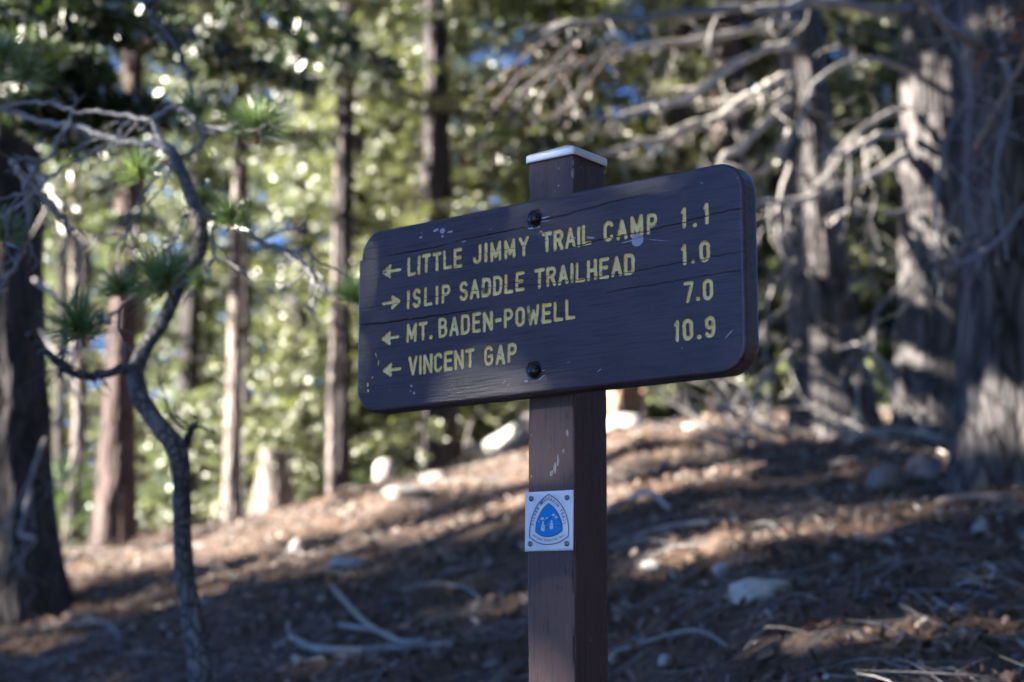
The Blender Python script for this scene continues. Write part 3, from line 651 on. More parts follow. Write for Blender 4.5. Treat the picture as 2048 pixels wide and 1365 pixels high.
def board_build():
    du = .9
    us = np.arange(LU - du, RU + 2 * du, du); vs = np.arange(BV - du, TV + 2 * du, du)
    U, Vv = np.meshgrid(us, vs)
    cu, cv = (LU + RU) / 2, (BV + TV) / 2; hu, hv = (RU - LU) / 2, (TV - BV) / 2
    def sdf(U, V):
        qx = np.abs(U - cu) - (hu - RC); qy = np.abs(V - cv) - (hv - RC)
        return np.hypot(np.maximum(qx, 0), np.maximum(qy, 0)) + np.minimum(np.maximum(qx, qy), 0) - RC
    sd_ = sdf(U, Vv); e = .25
    gx = (sdf(U + e, Vv) - sdf(U - e, Vv)) / (2 * e); gy = (sdf(U, Vv + e) - sdf(U, Vv - e)) / (2 * e)
    out = sd_ > 0; keep = sd_ < du * 1.5
    U2 = np.where(out, U - gx * sd_, U); V2 = np.where(out, Vv - gy * sd_, Vv)
    s2 = np.minimum(sd_, 0)
    dpt = np.where(s2 > -ER, ER - np.sqrt(np.maximum(0, ER ** 2 - (ER + s2) ** 2)), 0)      # rounded over arris
    # strokes
    D = np.full(U.shape, 99.); ID = np.full(U.shape, -1); carve = np.zeros(U.shape)
    jit = (fbm(U / 5, Vv / 5, 31, 2) - .5) * 1.1
    def seg(a, b, sl_):
        p = np.stack([U[sl_], Vv[sl_]]); ax, ay = a; bx, by = b; L2 = (bx - ax) ** 2 + (by - ay) ** 2 + 1e-9
        t_ = np.clip(((p[0] - ax) * (bx - ax) + (p[1] - ay) * (by - ay)) / L2, 0, 1)
        return np.hypot(p[0] - ax - t_ * (bx - ax), p[1] - ay - t_ * (by - ay)), t_
    def win(pts, m_):
        a = np.array(pts); i0 = max(0, int((a[:, 1].min() - m_ - vs[0]) / du)); i1 = int((a[:, 1].max() + m_ - vs[0]) / du) + 2
        j0 = max(0, int((a[:, 0].min() - m_ - us[0]) / du)); j1 = int((a[:, 0].max() + m_ - us[0]) / du) + 2
        return slice(i0, i1), slice(j0, j1)
    for lid, pts, rad, dep in strokes:
        for a, b in zip(pts[:-1], pts[1:]):
            sl_ = win([a, b], 7); d_, _ = seg(a, b, sl_); d_ = d_ + jit[sl_]
            d3 = d_ * 3.0 / rad
            better = d3 < D[sl_]; D[sl_] = np.where(better, d3, D[sl_]); ID[sl_] = np.where(better & (d3 < 3.05), lid, ID[sl_])
    carve = np.where(D < 3, 2.6 * np.sqrt(np.maximum(0, 1 - (D / 3) ** 2)), 0)
    # splits along the grain
    crack = np.zeros(U.shape); cdep = np.zeros(U.shape)
    cr = [([(-371, 107), (-225, 105), (-141, 109), (-21, 110)], 1.5, 3.5, 1.), ([(-12, 115), (28, 117), (89, 121), (149, 125), (210, 126)], .9, 2.5, .9),
          ([(-371, -5), (-276, -7), (-200, -8), (-120, -8)], 1.4, 4, 1.), ([(-120, -8), (-60, -9), (-10, -7)], .6, 1.5, .6),
          ([(60, 66), (102, 69), (139, 71), (210, 72), (262, 74), (321, 79), (370, 79)], 1.1, 3, 1.), ([(130, 60), (180, 62), (240, 66), (290, 71)], .6, 1.5, .8),
          ([(-60, 20), (-11, 17), (84, 15), (183, 13), (295, 16), (368, 17)], .9, 2.2, .9), ([(130, -12), (165, -12), (230, -11), (294, -10), (376, -9)], .9, 2.2, .9),
          ([(-372, 84), (-224, 82), (-70, 82), (20, 84)], .6, 1.2, .7), ([(-365, 22), (-223, 24), (-69, 25), (28, 28)], .8, 2, .8), ([(-371, 68), (-250, 66), (-120, 68), (40, 68)], .6, 1.2, .65),
          ([(-330, 48), (-180, 47), (-40, 50)], .5, 1, .5), ([(-371, 40), (-300, 40)], .5, 1, .6), ([(20, 100), (110, 101), (200, 104), (300, 108)], .5, 1, .5), ([(60, 52), (160, 51), (250, 52)], .5, 1, .5),
          ([(-10, 92), (50, 92), (95, 92)], .5, .9, .5), ([(-371, 122), (-300, 124)], .5, 1, .5), ([(250, 40), (367, 41)], .5, 1, .55), ([(-100, -22), (40, -21), (200, -20)], .4, .8, .35), ([(-370, -14), (-270, -14)], .5, .8, .6)]
    for k_, (pts, wd, dep, st_) in enumerate(cr):
        pts2 = [tuple(p) for p in smooth_path([(a, b, 0) for a, b in pts], 5)]
        tl = len(pts2) - 1
        for q, (a, b) in enumerate(zip(pts2[:-1], pts2[1:])):
            sl_ = win([a[:2], b[:2]], 4); wob = (fbm(U[sl_] / 9 + k_ * 31, Vv[sl_] * 0 + k_, 41, 3) - .5) * 3.2
            ax, ay = a[:2]; bx, by = b[:2]
            t_ = (U[sl_] - ax) / (bx - ax + 1e-9); inside = (t_ >= -.02) & (t_ <= 1.02)
            d_ = np.abs(Vv[sl_] - (ay + (by - ay) * t_) - wob)
            tap = min(1, (tl - q) / 2., ((q + 1) / 2. if pts[0][0] > -360 else 1))
            ww = wd * .38 * tap * (.45 + .9 * fbm(U[sl_] / 14, Vv[sl_] * 0 + k_ * 3, 43, 2))
            f_ = np.where(inside, np.clip(1.35 - d_ / (ww + .3), 0, 1), 0) * min(1, st_)
            crack[sl_] = np.maximum(crack[sl_], f_); cdep[sl_] = np.maximum(cdep[sl_], f_ * dep * .8)
    # bolt holes: torn paint round the bolts
    chip = np.zeros(U.shape)
    rag = fbm(U / 4, Vv / 4, 51, 3)
    for bu, bv_ in ((-2.1, 121.5), (-2.8, -116.5)):
        rb = np.hypot(U - bu, Vv - bv_) + (rag - .5) * 7
        hole = np.clip((14.5 - rb) / 1.5, 0, 1); cdep = np.maximum(cdep, hole * 2.6); crack = np.maximum(crack, hole)
    def spot(u, v, ru, rv, a=1.2, ang=0):
        c_, s_ = math.cos(R(ang)), math.sin(R(ang)); uu = (U - u) * c_ + (Vv - v) * s_; vv = -(U - u) * s_ + (Vv - v) * c_
        q = (uu / ru) ** 2 + (vv / rv) ** 2
        return np.clip(a - .7 * q, 0, 1)
    for s_ in ((-204, 134, 6, 2.2, 1.2, 8), (-190, 131, 5, 4, 1.3, 0), (-190, 122, 2.5, 2.2), (-174, 127, 6, 1.6), (-236, 127, 4, 1.5), (188, 60, 9, 8, 1.5), (180, 68, 3, 4), (214, 76, 9, 1.2, 1.1, 15), (103, 76, 9, 1.8, 1.1, -12),
               (72, 80, 6, 1.2, 1.1, -5), (14, 97, 8, 1.4, 1.1, -35), (30, 91, 6, .9, 1.1, 0), (170, 60, 12, .9, 1.1, 5), (225, 54, 26, .6, 1.0, -12), (-3, 107.5, 12, 1.6, 1.2, 0), (13, 120, 14, 1.3, 1.2, 4), (18, 115, 10, .9, 1.1, 3),
               (-18, -131, 4, 2, 1.2), (12, -128, 9, 1, 1.0, 30), (12, -118, 9, .8, 1, 5), (-250, -117, 2.2, 2.2), (-252, -125, 1.5, 2), (-244, -129, 2.5, 2.5), (340, -98, 11, .8, 1.1, 40), (118, -128, 5, .8, 1.1, 30), (-164, -141, 1.3, 1.3), (-150, -133, 1, 1), (-143, 106, 5, 1.3, 1.1, 6),
               (62, -110, 4, .5, 1, 10), (-60, -128, 6, .6, 1, 35), (-52, -133, 7, .6, 1, 40), (262, -110, 1, 1), (-160, -128, 1, 1.5), (300, 128, 5, .7, 1, -20)):
        chip = np.maximum(chip, spot(*s_))
    # bare cream patches low on the left end
    for s_ in ((-328, -58, 2, 7, 1.1, 20), (-322, -72, 1.5, 6, 1.1, -10), (-335, -95, 5, 1.5, 1.1, 20), (-345, -106, 2.5, 4, 1.2), (-344, -116, 2.5, 3, 1.1)):
        sp = spot(*s_); D = np.where(sp > .62 + (rag - .5) * .8, 1.2, D)
    stain = np.zeros(U.shape)
    for s_ in ((-145, -128, 15, 16, 1.1), (-330, -68, 4, 9, .9, -15), (70, 136, 36, 4, 1.1, 4), (115, 137, 40, 5, 1., 4), (-300, 72, 3, 2), (-303, 58, 2, 2), (-313, 79, 4, 2), (3, 60, 2, 16, .6), (20, 5, 3, 16, .5), (262, 64, 14, 2.5, .9, 10), (292, 52, 9, 2.5, .8, 5),
               (328, 108, 7, 1.2, .9, 40), (315, 50, 8, .8, .8, 40), (-254, -138, 2.5, 4), (-165, -141, 3, 2.5), (0, 137, 60, 3, .7, 2), (262, 125, 3, 2), (318, 115, 3, 2), (-120, 16, 1.5, 1.5), (-70, 101, 2.5, 1, 1, 60), (205, -50, 1.5, 3), (245, -30, 2, 1.5), (170, -20, 1.5, 2), (-75, 62, 1, 2)):
        stain = np.maximum(stain, spot(*s_) * (.55 + .9 * rag))
    stain = np.clip(np.where(stain > .35, stain, stain * .5), 0, 1)
    sr = random.Random(9)
    for k_ in range(90):
        u_, v_ = sr.uniform(-360, 360), sr.uniform(-145, 150)
        if sr.random() < .35 or v_ > 0: stain = np.maximum(stain, spot(u_, v_, sr.uniform(.6, 2.), sr.uniform(.5, 1.3), 1.3))
    recess = 2.4 * sstep(-21, -120, U) * (Vv > (107 + (U + 371) * .008)) * 1.0
    h = -(dpt + np.maximum(carve, 0) + cdep * (1 - .0) + recess) + (fbm(U / 60, Vv / 14, 61, 3) - .5) * .5
    h = np.where(out, -ER - recess, h)
    U3 = U2 + 3.4 * (Vv > 107) * sstep(-330, -371, U2)
    # assemble
    nx_, ny_ = len(us), len(vs)
    V3 = np.stack([U3 / 1000, -h / 1000, V2 / 1000], -1).reshape(-1, 3)       # local y grows into the board
    ii_ = np.arange(ny_ - 1)[:, None] * nx_ + np.arange(nx_ - 1)[None]
    Q = np.stack([ii_, ii_ + 1, ii_ + nx_ + 1, ii_ + nx_], -1).reshape(-1, 4)
    kf = keep.ravel(); inn = (~out).ravel()
    ok = kf[Q].all(1) & inn[Q].any(1)
    Q = Q[ok]
    idf = ID.ravel()[Q]; lid_f = np.where((idf >= 0).sum(1) >= 2, idf.max(1), -1)
    A = {'dist': D.ravel(), 'crack': crack.ravel(), 'chip': chip.ravel(), 'stain': stain.ravel()}
    def sub(Qs, name, parent, extra=None):
        used, inv = np.unique(Qs, return_inverse=True)
        me = npmesh(name, V3[used], inv.reshape(-1, 4), M['board'], True, attrs={k_: a[used] for k_, a in A.items()})
        return me
    # sides and back
    th = []
    for cx_, cy_, a0 in ((RU - RC, TV - RC, 0), (LU + RC, TV - RC, 90), (LU + RC, BV + RC, 180), (RU - RC, BV + RC, 270)):
        a_ = [(cx_ + RC * math.cos(R(a0 + q)), cy_ + RC * math.sin(R(a0 + q)), math.cos(R(a0 + q)), math.sin(R(a0 + q))) for q in np.arange(0, 90.1, 1.5)]
        th += a_
        nx0 = {0: (LU + RC, TV), 90: (LU, BV + RC), 180: (RU - RC, BV), 270: (RU, TV - RC)}[a0]
        e_ = a_[-1]; nseg = 200 if a0 in (0, 180) else 60
        th += [(e_[0] + (nx0[0] - e_[0]) * j / nseg, e_[1] + (nx0[1] - e_[1]) * j / nseg, e_[2], e_[3]) for j in range(1, nseg)]
    th = np.array(th); n = len(th)
    prof = [(ER, 0), (ER + 1.5, 0), (10, 0), (14, 0), (18, 0), (23, 0), (28, 0), (TK - 4, 0), (TK - 1.6, -.8), (TK - .4, -2.2), (TK, -4)]
    U4 = []; rc = 2.4 * sstep(-21, -120, th[:, 0]) * (th[:, 1] > 107)
    for z_, o_ in prof:
        end = (np.abs(th[:, 2]) > .7)
        rg_ = (fbm(th[:, 0] / 20 + z_ * .02, th[:, 1] / 5, 71, 3) - .5) * 1.2 * (z_ > ER + .1)
        uu = th[:, 0] + th[:, 2] * (o_ + rg_); vv = th[:, 1] + th[:, 3] * (o_ + rg_)
        uu = uu + 3.4 * (th[:, 1] > 107) * sstep(-330, -371, th[:, 0])
        U4.append(np.stack([uu / 1000, (np.full(n, z_) + rc * (z_ < 10)) / 1000, vv / 1000], -1))
    W = np.concatenate(U4); k_ = np.arange(n); k2_ = (k_ + 1) % n
    QW = np.concatenate([np.stack([j * n + k_, (j + 1) * n + k_, (j + 1) * n + k2_, j * n + k2_], -1) for j in range(len(prof) - 1)])
    back = np.arange((len(prof) - 1) * n, len(prof) * n)[None]
    Vw = np.abs(W[:, 0] * 1000 - RU) < 4; zed = W[:, 1] * 1000
    ckw = np.zeros(len(W))
    for cv_ in (79, 41, 17, -9): ckw = np.maximum(ckw, np.clip(1.4 - np.abs(W[:, 2] * 1000 - cv_ - (fbm(zed / 8, zed * 0 + cv_, 3, 2) - .5) * 6) / 1.6, 0, 1) * (W[:, 0] > .3))
    grn = np.where(Vw & (zed < 20), np.clip(1.3 - np.abs(zed - 11) / 6, 0, 1) * (W[:, 2] > -.11) * (W[:, 2] < .05), 0)
    Qb = Q[lid_f < 0]; used, inv = np.unique(Qb, return_inverse=True)
    nb_ = len(used)
    VB = np.concatenate([V3[used], W]); z0 = np.zeros(len(W))
    me = npmesh('board', VB, [inv.reshape(-1, 4), QW + nb_, back[:, ::-1] + nb_], M['board'], True,
                attrs={'dist': np.concatenate([A['dist'][used], z0 + 99]), 'crack': np.concatenate([A['crack'][used], ckw]), 'chip': np.concatenate([A['chip'][used], z0]),
                       'stain': np.concatenate([A['stain'][used], z0]), 'green': np.concatenate([np.zeros(nb_), grn])})
    bo = obj('board', me, sign); bo.location = (0, -TK / 1000, CAMZ + .5423 + zb)
    for lid in range(len(kinds)):
        q = Q[lid_f == lid]
        if len(q): obj(kinds[lid], sub(q, kinds[lid], bo), bo)
    return bo
board = board_build()

# bolts
def bolt(u, v):
    mb = MB(); n = 24; th = np.arange(n) / n * 2 * np.pi; rings = []
    for r_, y_ in ((10.6, 1.5), (10.6, .3), (10.2, -1.2), (9.2, -3.2), (7.4, -5.2), (4.8, -6.8), (2.2, -7.6)):
        rings.append(np.stack([np.cos(th) * r_, np.full(n, y_), np.sin(th) * r_], -1))
    V = np.concatenate(rings + [np.array([[0, -7.8, 0]])]) / 1000; k = np.arange(n); k2 = (k + 1) % n
    Q = np.concatenate([np.stack([j * n + k, j * n + k2, (j + 1) * n + k2, (j + 1) * n + k], -1) for j in range(6)])
    T = np.stack([6 * n + k, 6 * n + k2, np.full(n, 7 * n)], -1); mb.add(V, Q, T)
    o = mb.build('bolt', M['black_bolt'], board); o.location = (u / 1000, -.0005, v / 1000)
bolt(-2.1, 121.5); bolt(-2.8, -116.5)

# trail marker plaque
pq = empty('trail_marker'); pq.parent = sign; pq.location = (-.0014, -.0024, CAMZ + .2 + zb); pq.rotation_euler.y = R(.8)
def xy(px, py):
    x = ((px - 155) / 463 - .5) * 90.5; top = 420 - 27 * (px - 155) / 463; bot = 990 - 14 * (px - 155) / 463
    return np.array([x, 45 - (py - top) / (bot - top) * 90])
def plate():
    mb = MB(); n = 24; q = np.linspace(-.0452, .0452, n + 1); X, Z = np.meshgrid(q, q)
    bend = .0006 * (fbm(X * 60 + 9, Z * 60, 81, 3) - .5); Y = bend
    for sx in (-1, 1):
        for sz in (-1, 1): Y = Y + .0008 * np.exp(-((X - sx * .034) ** 2 + (Z - sz * .034) ** 2) / .000025)
    V = np.concatenate([np.stack([X, Y, Z], -1).reshape(-1, 3), np.stack([X, Y + .0015, Z], -1).reshape(-1, 3)]); m_ = (n + 1) ** 2
    i = (np.arange(n)[:, None] * (n + 1) + np.arange(n)[None]); Q = np.stack([i, i + 1, i + n + 2, i + n + 1], -1).reshape(-1, 4)
    e = [j for j in range(n + 1)] + [j * (n + 1) + n for j in range(1, n + 1)] + [n * (n + 1) + j for j in range(n - 1, -1, -1)] + [j * (n + 1) for j in range(n - 1, 0, -1)]
    e = np.array(e); e2 = np.roll(e, -1)
    mb.add(V, np.concatenate([Q, Q[:, ::-1] + m_, np.stack([e, e + m_, e2 + m_, e2], -1)])); return mb.build('plate', M['alu'], pq, True)
plate()
def poly(name, pts, mat, y, th_=.00025):
    """flat raised shape from points in mm"""
    n = len(pts); P = np.array([[a / 1000, y, b / 1000] for a, b in pts]); P2 = P + np.array([0, th_, 0])
    me = npmesh(name, np.concatenate([P, P2]), [np.arange(n)[None], np.array([[i, n + i, n + (i + 1) % n, (i + 1) % n] for i in range(n)])], M[mat], False)
    return obj(name, me, pq)
def line(mb, pts, w_, y):
    for a, b in zip(pts[:-1], pts[1:]):
        a = np.array(a, float); b = np.array(b, float); d = b - a; d /= np.linalg.norm(d) + 1e-9; s = np.array([-d[1], d[0]]) * w_ / 2; a = a - d * w_ * .3; b = b + d * w_ * .3
        mb.add([[p[0] / 1000, y, p[1] / 1000] for p in (a - s, b - s, b + s, a + s)], [[0, 1, 2, 3]])
def bez(pts, n=6): return [tuple(p[:2]) for p in smooth_path([(*p, 0) for p in pts], n)]
oL = bez([xy(385, 438), xy(325, 485), xy(268, 560), xy(228, 655), xy(208, 750), xy(203, 850)]); oB = bez([xy(203, 850), xy(285, 905), xy(378, 922), xy(490, 900), xy(578, 840)]); oR = bez([xy(578, 840), xy(578, 745), xy(560, 650), xy(520, 560), xy(460, 485), xy(385, 438)])
iL = bez([xy(385, 525), xy(335, 575), xy(298, 640), xy(270, 715), xy(262, 800)]); iB = bez([xy(262, 800), xy(320, 838), xy(390, 846), xy(460, 828), xy(516, 785)]); iR = bez([xy(516, 785), xy(512, 710), xy(480, 630), xy(440, 570), xy(385, 525)])
inner = iL + iB[1:] + iR[1:-1]
poly('blue_shield', inner, 'blue', -.0012)
mb = MB(); line(mb, oL + oB[1:] + oR[1:], 1.15, -.0012); line(mb, inner + [inner[0]], .9, -.00128)
line(mb, bez([xy(268, 720), xy(300, 700), xy(340, 725), xy(380, 690), xy(432, 640), xy(470, 668), xy(508, 712)]), .7, -.00135)
line(mb, bez([xy(262, 772), xy(320, 772), xy(385, 757), xy(450, 742), xy(516, 740)]), .7, -.00135)
line(mb, bez([xy(340, 735), xy(375, 700), xy(412, 660)]), .5, -.00135)
mb.build('emblem_lines', M['navy'], pq, False)
def cap_poly(c, w_, h_): 
    x, y_ = xy(*c); return [(x - w_ / 2, y_ - h_ / 2), (x - w_ * .2, y_ - h_ * .25), (x, y_ - h_ * .5), (x + w_ * .22, y_ - h_ * .22), (x + w_ / 2, y_ - h_ / 2), (x + w_ * .25, y_ + h_ * .2), (x, y_ + h_ / 2), (x - w_ * .25, y_ + h_ * .2)]
for c, w_, h_ in (((328, 672), 8.5, 5), ((371, 668), 5, 3.2), ((436, 636), 8, 4.2), ((460, 658), 7, 4.5), ((294, 702), 3, 2)): poly('snow_cap', cap_poly(c, w_, h_), 'white', -.00142)
for c, s in (((335, 745), 1.), ((417, 730), .93)):
    x, y_ = xy(*c); H = 15.5 * s
    prof = [(.0, .5), (.09, .40), (.14, .2), (.20, .0), (.24, -.22), (.20, -.4), (.10, -.5), (-.10, -.5), (-.21, -.4), (-.24, -.2), (-.19, .02), (-.13, .22), (-.08, .4)]
    poly('moccasin_print', [(x + a * H, y_ + b * H) for a, b in prof], 'white', -.00148)
    mb = MB(); line(mb, [(x - .1 * H, y_ + .2 * H), (x + .12 * H, y_ + .2 * H)], .5, -.0018); line(mb, bez([(x - .14 * H, y_ - .02 * H), (x, y_ - .12 * H), (x + .14 * H, y_ - .02 * H)], 3), .5, -.0018)
    mb.build('moccasin_stitching', M['navy'], pq, False)
def lettering(text, path, size, name, flip=False):
    P = np.array(path, float); s = np.concatenate([[0], np.cumsum(np.linalg.norm(np.diff(P, axis=0), axis=1))])
    mb = MB(); N = len(text)
    dg = None
    for i, ch in enumerate(text):
        if ch == ' ': continue
        t_ = s[-1] * (i + .5) / N
        x = np.interp(t_, s, P[:, 0]); y_ = np.interp(t_, s, P[:, 1]); x2 = np.interp(t_ + .6, s, P[:, 0]); y2 = np.interp(t_ + .6, s, P[:, 1]); x1 = np.interp(t_ - .6, s, P[:, 0]); y1 = np.interp(t_ - .6, s, P[:, 1])
        a = math.atan2(y2 - y1, x2 - x1)
        cu_ = bpy.data.curves.new('tmp', 'FONT'); cu_.body = ch; cu_.size = size; cu_.align_x = 'CENTER'; cu_.align_y = 'CENTER'; cu_.offset = .06; cu_.resolution_u = 2
        ob = bpy.data.objects.new('tmp', cu_); me = ob.to_mesh()
        v = np.array([q.co[:2] for q in me.vertices]); f3 = []; 
        me.calc_loop_triangles(); f3 = np.array([q.vertices[:] for q in me.loop_triangles]).reshape(-1, 3)
        c_, s_ = math.cos(a), math.sin(a)
        vv = np.stack([x + v[:, 0] * c_ - v[:, 1] * s_, y_ + v[:, 0] * s_ + v[:, 1] * c_], -1) / 1000
        mb.add(np.stack([vv[:, 0], np.full(len(vv), -.00135), vv[:, 1]], -1), None, f3)
        ob.to_mesh_clear(); bpy.data.objects.remove(ob); bpy.data.curves.remove(cu_)
    o = mb.build(name, M['navy'], pq, False); return o
up = [((a[0] + b[0]) / 2, (a[1] + b[1]) / 2) for a, b in zip(smooth_path([(*p, 0) for p in (xy(228, 745), xy(248, 660), xy(292, 560), xy(345, 497), xy(385, 478))], 8), smooth_path([(*p, 0) for p in (xy(228, 745), xy(248, 660), xy(292, 560), xy(345, 497), xy(385, 478))], 8))]
up2 = [tuple(p[:2]) for p in smooth_path([(*p, 0) for p in (xy(385, 478), xy(432, 502), xy(487, 562), xy(525, 640), xy(545, 735))], 8)]
lettering('SILVER MOCCASIN TRAIL', up + up2[1:], 6.6, 'trail_name')
lettering('NATIONAL RECREATION TRAIL', [tuple(p[:2]) for p in smooth_path([(*p, 0) for p in (xy(240, 832), xy(300, 868), xy(385, 882), xy(470, 868), xy(545, 826))], 8)], 3.3, 'trail_kind')
for px, py in ((215, 480), (561, 468), (210, 917), (561, 912)):
    x, z_ = xy(px, py); mb = MB(); n = 16; th = np.arange(n) / n * 2 * np.pi
    rings = [np.stack([np.cos(th) * r_, np.full(n, y_), np.sin(th) * r_], -1) for r_, y_ in ((4.1, .5), (4.1, -.6), (3.7, -1.5), (2.9, -2.1), (1.6, -2.3), (1.5, -1.2))]
    k = np.arange(n); k2 = (k + 1) % n; V = np.concatenate(rings + [np.array([[0, -1.2, 0]])]) / 1000
    mb.add(V, np.concatenate([np.stack([j * n + k, j * n + k2, (j + 1) * n + k2, (j + 1) * n + k], -1) for j in range(5)]), np.stack([5 * n + k, 5 * n + k2, np.full(n, 6 * n)], -1))
    o = mb.build('screw', M['screw'], pq); o.location = (x / 1000, -.001, z_ / 1000)

# ------------------------------------------------------------------ trees
def foliage(mb, P, D, n_per, L, W, r, m=0, spread=.9):
    """clumps of needles along points P with growth direction D"""
    N = len(P) * n_per
    P = np.repeat(P, n_per, 0); D = np.repeat(D, n_per, 0)
    d = D + (r.random((N, 3)) - .5) * 2 * spread; d /= np.linalg.norm(d, axis=1)[:, None] + 1e-9
    s = np.cross(d, r.random((N, 3)) - .5); s /= np.linalg.norm(s, axis=1)[:, None] + 1e-9
    l = (L * (.6 + .8 * r.random(N)))[:, None]; w_ = (W * (.6 + .8 * r.random(N)))[:, None] / 2
    p = P + (r.random((N, 3)) - .5) * L * .5
    V = np.stack([p, p + d * l * .5 + s * w_, p + d * l, p + d * l * .5 - s * w_], 1).reshape(-1, 3)
    k = np.arange(N)[:, None] * 4; mb.add(V, k + np.array([[0, 1, 2, 3]]), None, m)
def bough_geo(mb, path, half, r, dens=1., L=.09, W=.03, droop=.3, n_per=4, wood=1, rad=.02, m=0):
    """a fir bough: side twigs both ways along the path, needles on them"""
    P = np.array(path); T = np.gradient(P, axis=0); T /= np.linalg.norm(T, axis=1)[:, None] + 1e-9
    tube(mb, P, [rad, rad * .25], 4, 0, wood, cap=False)
    Lt = np.linalg.norm(np.diff(P, axis=0), axis=1).sum(); n = max(3, int(Lt / .13 * dens)); PP = []; DD = []
    for i in range(n):
        t_ = .12 + .88 * i / n; k = min(len(P) - 1, int(t_ * (len(P) - 1))); p = P[k]; d = T[k]
        side = np.cross(d, [0, 0, 1.]); side /= np.linalg.norm(side) + 1e-9
        for sg in (-1, 1):
            tl = half * (1.05 - t_ * .8) * (.6 + .6 * r.random()); dd = d * .65 + side * sg * .8 + np.array([0, 0, -droop * r.random()]); dd /= np.linalg.norm(dd)
            q = np.arange(.04, tl, .055)[:, None]
            PP.append(p + dd * q + np.array([0, 0, -droop * .6]) * q * q); DD.append(np.repeat(dd[None], len(q), 0))
    if PP: foliage(mb, np.concatenate(PP), np.concatenate(DD), n_per, L, W, r, m)
def crown_mesh(seed, H, z0, Rm, nb, mat, half=.55, dens=1., L=.10, W=.032, n_per=3, power=1., droop=.35, upward=.0):
    r = np.random.default_rng(seed); mb = MB()
    for i in range(nb):
        z = z0 + (H - z0) * (i + r.random()) / nb; f_ = (z - z0) / (H - z0)
        Lb = Rm * (1 - f_) ** power * (.55 + .6 * r.random()) + .15; a = r.random() * 6.283
        el = -.15 + f_ * .7 + (r.random() - .5) * .4 + upward
        d = np.array([math.cos(a), math.sin(a), math.tan(el)]); s_ = np.linspace(0, Lb, 7)[:, None]
        P = np.array([0, 0, z]) + d * s_ + np.array([0, 0, -droop * .35]) * (s_ / max(Lb, 1)) ** 2 * Lb
        P[1:] += (r.random((6, 3)) - .5) * .06 * Lb
        bough_geo(mb, P, min(half, Lb * .5), r, dens, L, W, droop, n_per, 1, .012 + .010 * Lb)
    return mb.mesh('crown', [mat, M['bark_dark']], False)
C = {}
C['fir_a'] = crown_mesh(11, 12, .5, 2.4, 120, M['fir_yellow'], L=.085, W=.024, n_per=4)
C['fir_b'] = crown_mesh(12, 13, 1.4, 2.3, 105, M['fir'], L=.085, W=.024, n_per=4)
C['fir_c'] = crown_mesh(13, 10, .3, 2.2, 110, M['fir'], L=.08, W=.024, n_per=4)
C['pine_a'] = crown_mesh(14, 14, 4.0, 2.6, 60, M['fir'], half=.45, L=.15, W=.03, power=.6, upward=.2)
C['young'] = crown_mesh(15, 2.6, .1, .95, 46, M['fir_yellow'], half=.32, L=.07, W=.026, dens=1.3)
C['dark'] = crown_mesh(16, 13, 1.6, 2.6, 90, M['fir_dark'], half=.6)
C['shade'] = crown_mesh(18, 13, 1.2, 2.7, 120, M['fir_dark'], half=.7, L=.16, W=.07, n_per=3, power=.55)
C['canopy'] = crown_mesh(19, 17, 6.6, 3.9, 120, M['fir'], half=.9, L=.22, W=.10, n_per=2, power=.5, dens=.8, upward=.25)
C['bush'] = crown_mesh(17, .9, .02, .55, 30, M['needle'], half=.25, L=.06, W=.02, dens=1.6, upward=.5)

def trunk_mesh(path, rad, mat, segs=40, step=.06, furrow=.07, flare=.0, seed=0, roots=5):
    P = np.array(path, float); Ls = np.concatenate([[0], np.cumsum(np.linalg.norm(np.diff(P, axis=0), axis=1))])
    zz = np.concatenate([np.arange(0, min(Ls[-1], 5.5), step), np.arange(5.5, Ls[-1], .4)]) if Ls[-1] > 5.5 else np.arange(0, Ls[-1], step)
    V = []; th = np.arange(segs) / segs * 2 * np.pi
    for z in zz:
        c = np.array([np.interp(z, Ls, P[:, k]) for k in range(3)]); r_ = np.interp(z, Ls, rad)
        for a in th:
            n1 = mnoise.noise(Vector((math.cos(a) * 3.2 + seed * 5, math.sin(a) * 3.2, z * .9))) 
            n2 = mnoise.noise(Vector((math.cos(a) * 9 + seed, math.sin(a) * 9, z * 3.4)))
            fl = flare * math.exp(-z / .32) * (1 + .55 * math.sin(a * roots + seed) + .3 * math.sin(a * (roots + 2) + 2))
            q = r_ * (1 + furrow * 1.2 * n1 + furrow * n2) + fl * r_
            V.append((c[0] + q * math.cos(a), c[1] + q * math.sin(a), c[2]))
    n = len(zz); i = np.arange(n - 1)[:, None] * segs; k = np.arange(segs)[None]; k2 = (k + 1) % segs
    Q = np.stack([i + k, i + k2, i + segs + k2, i + segs + k], -1).reshape(-1, 4)
    top = np.arange((n - 1) * segs, n * segs)[None]
    return npmesh('trunk', V, [Q, top], M[mat], True)
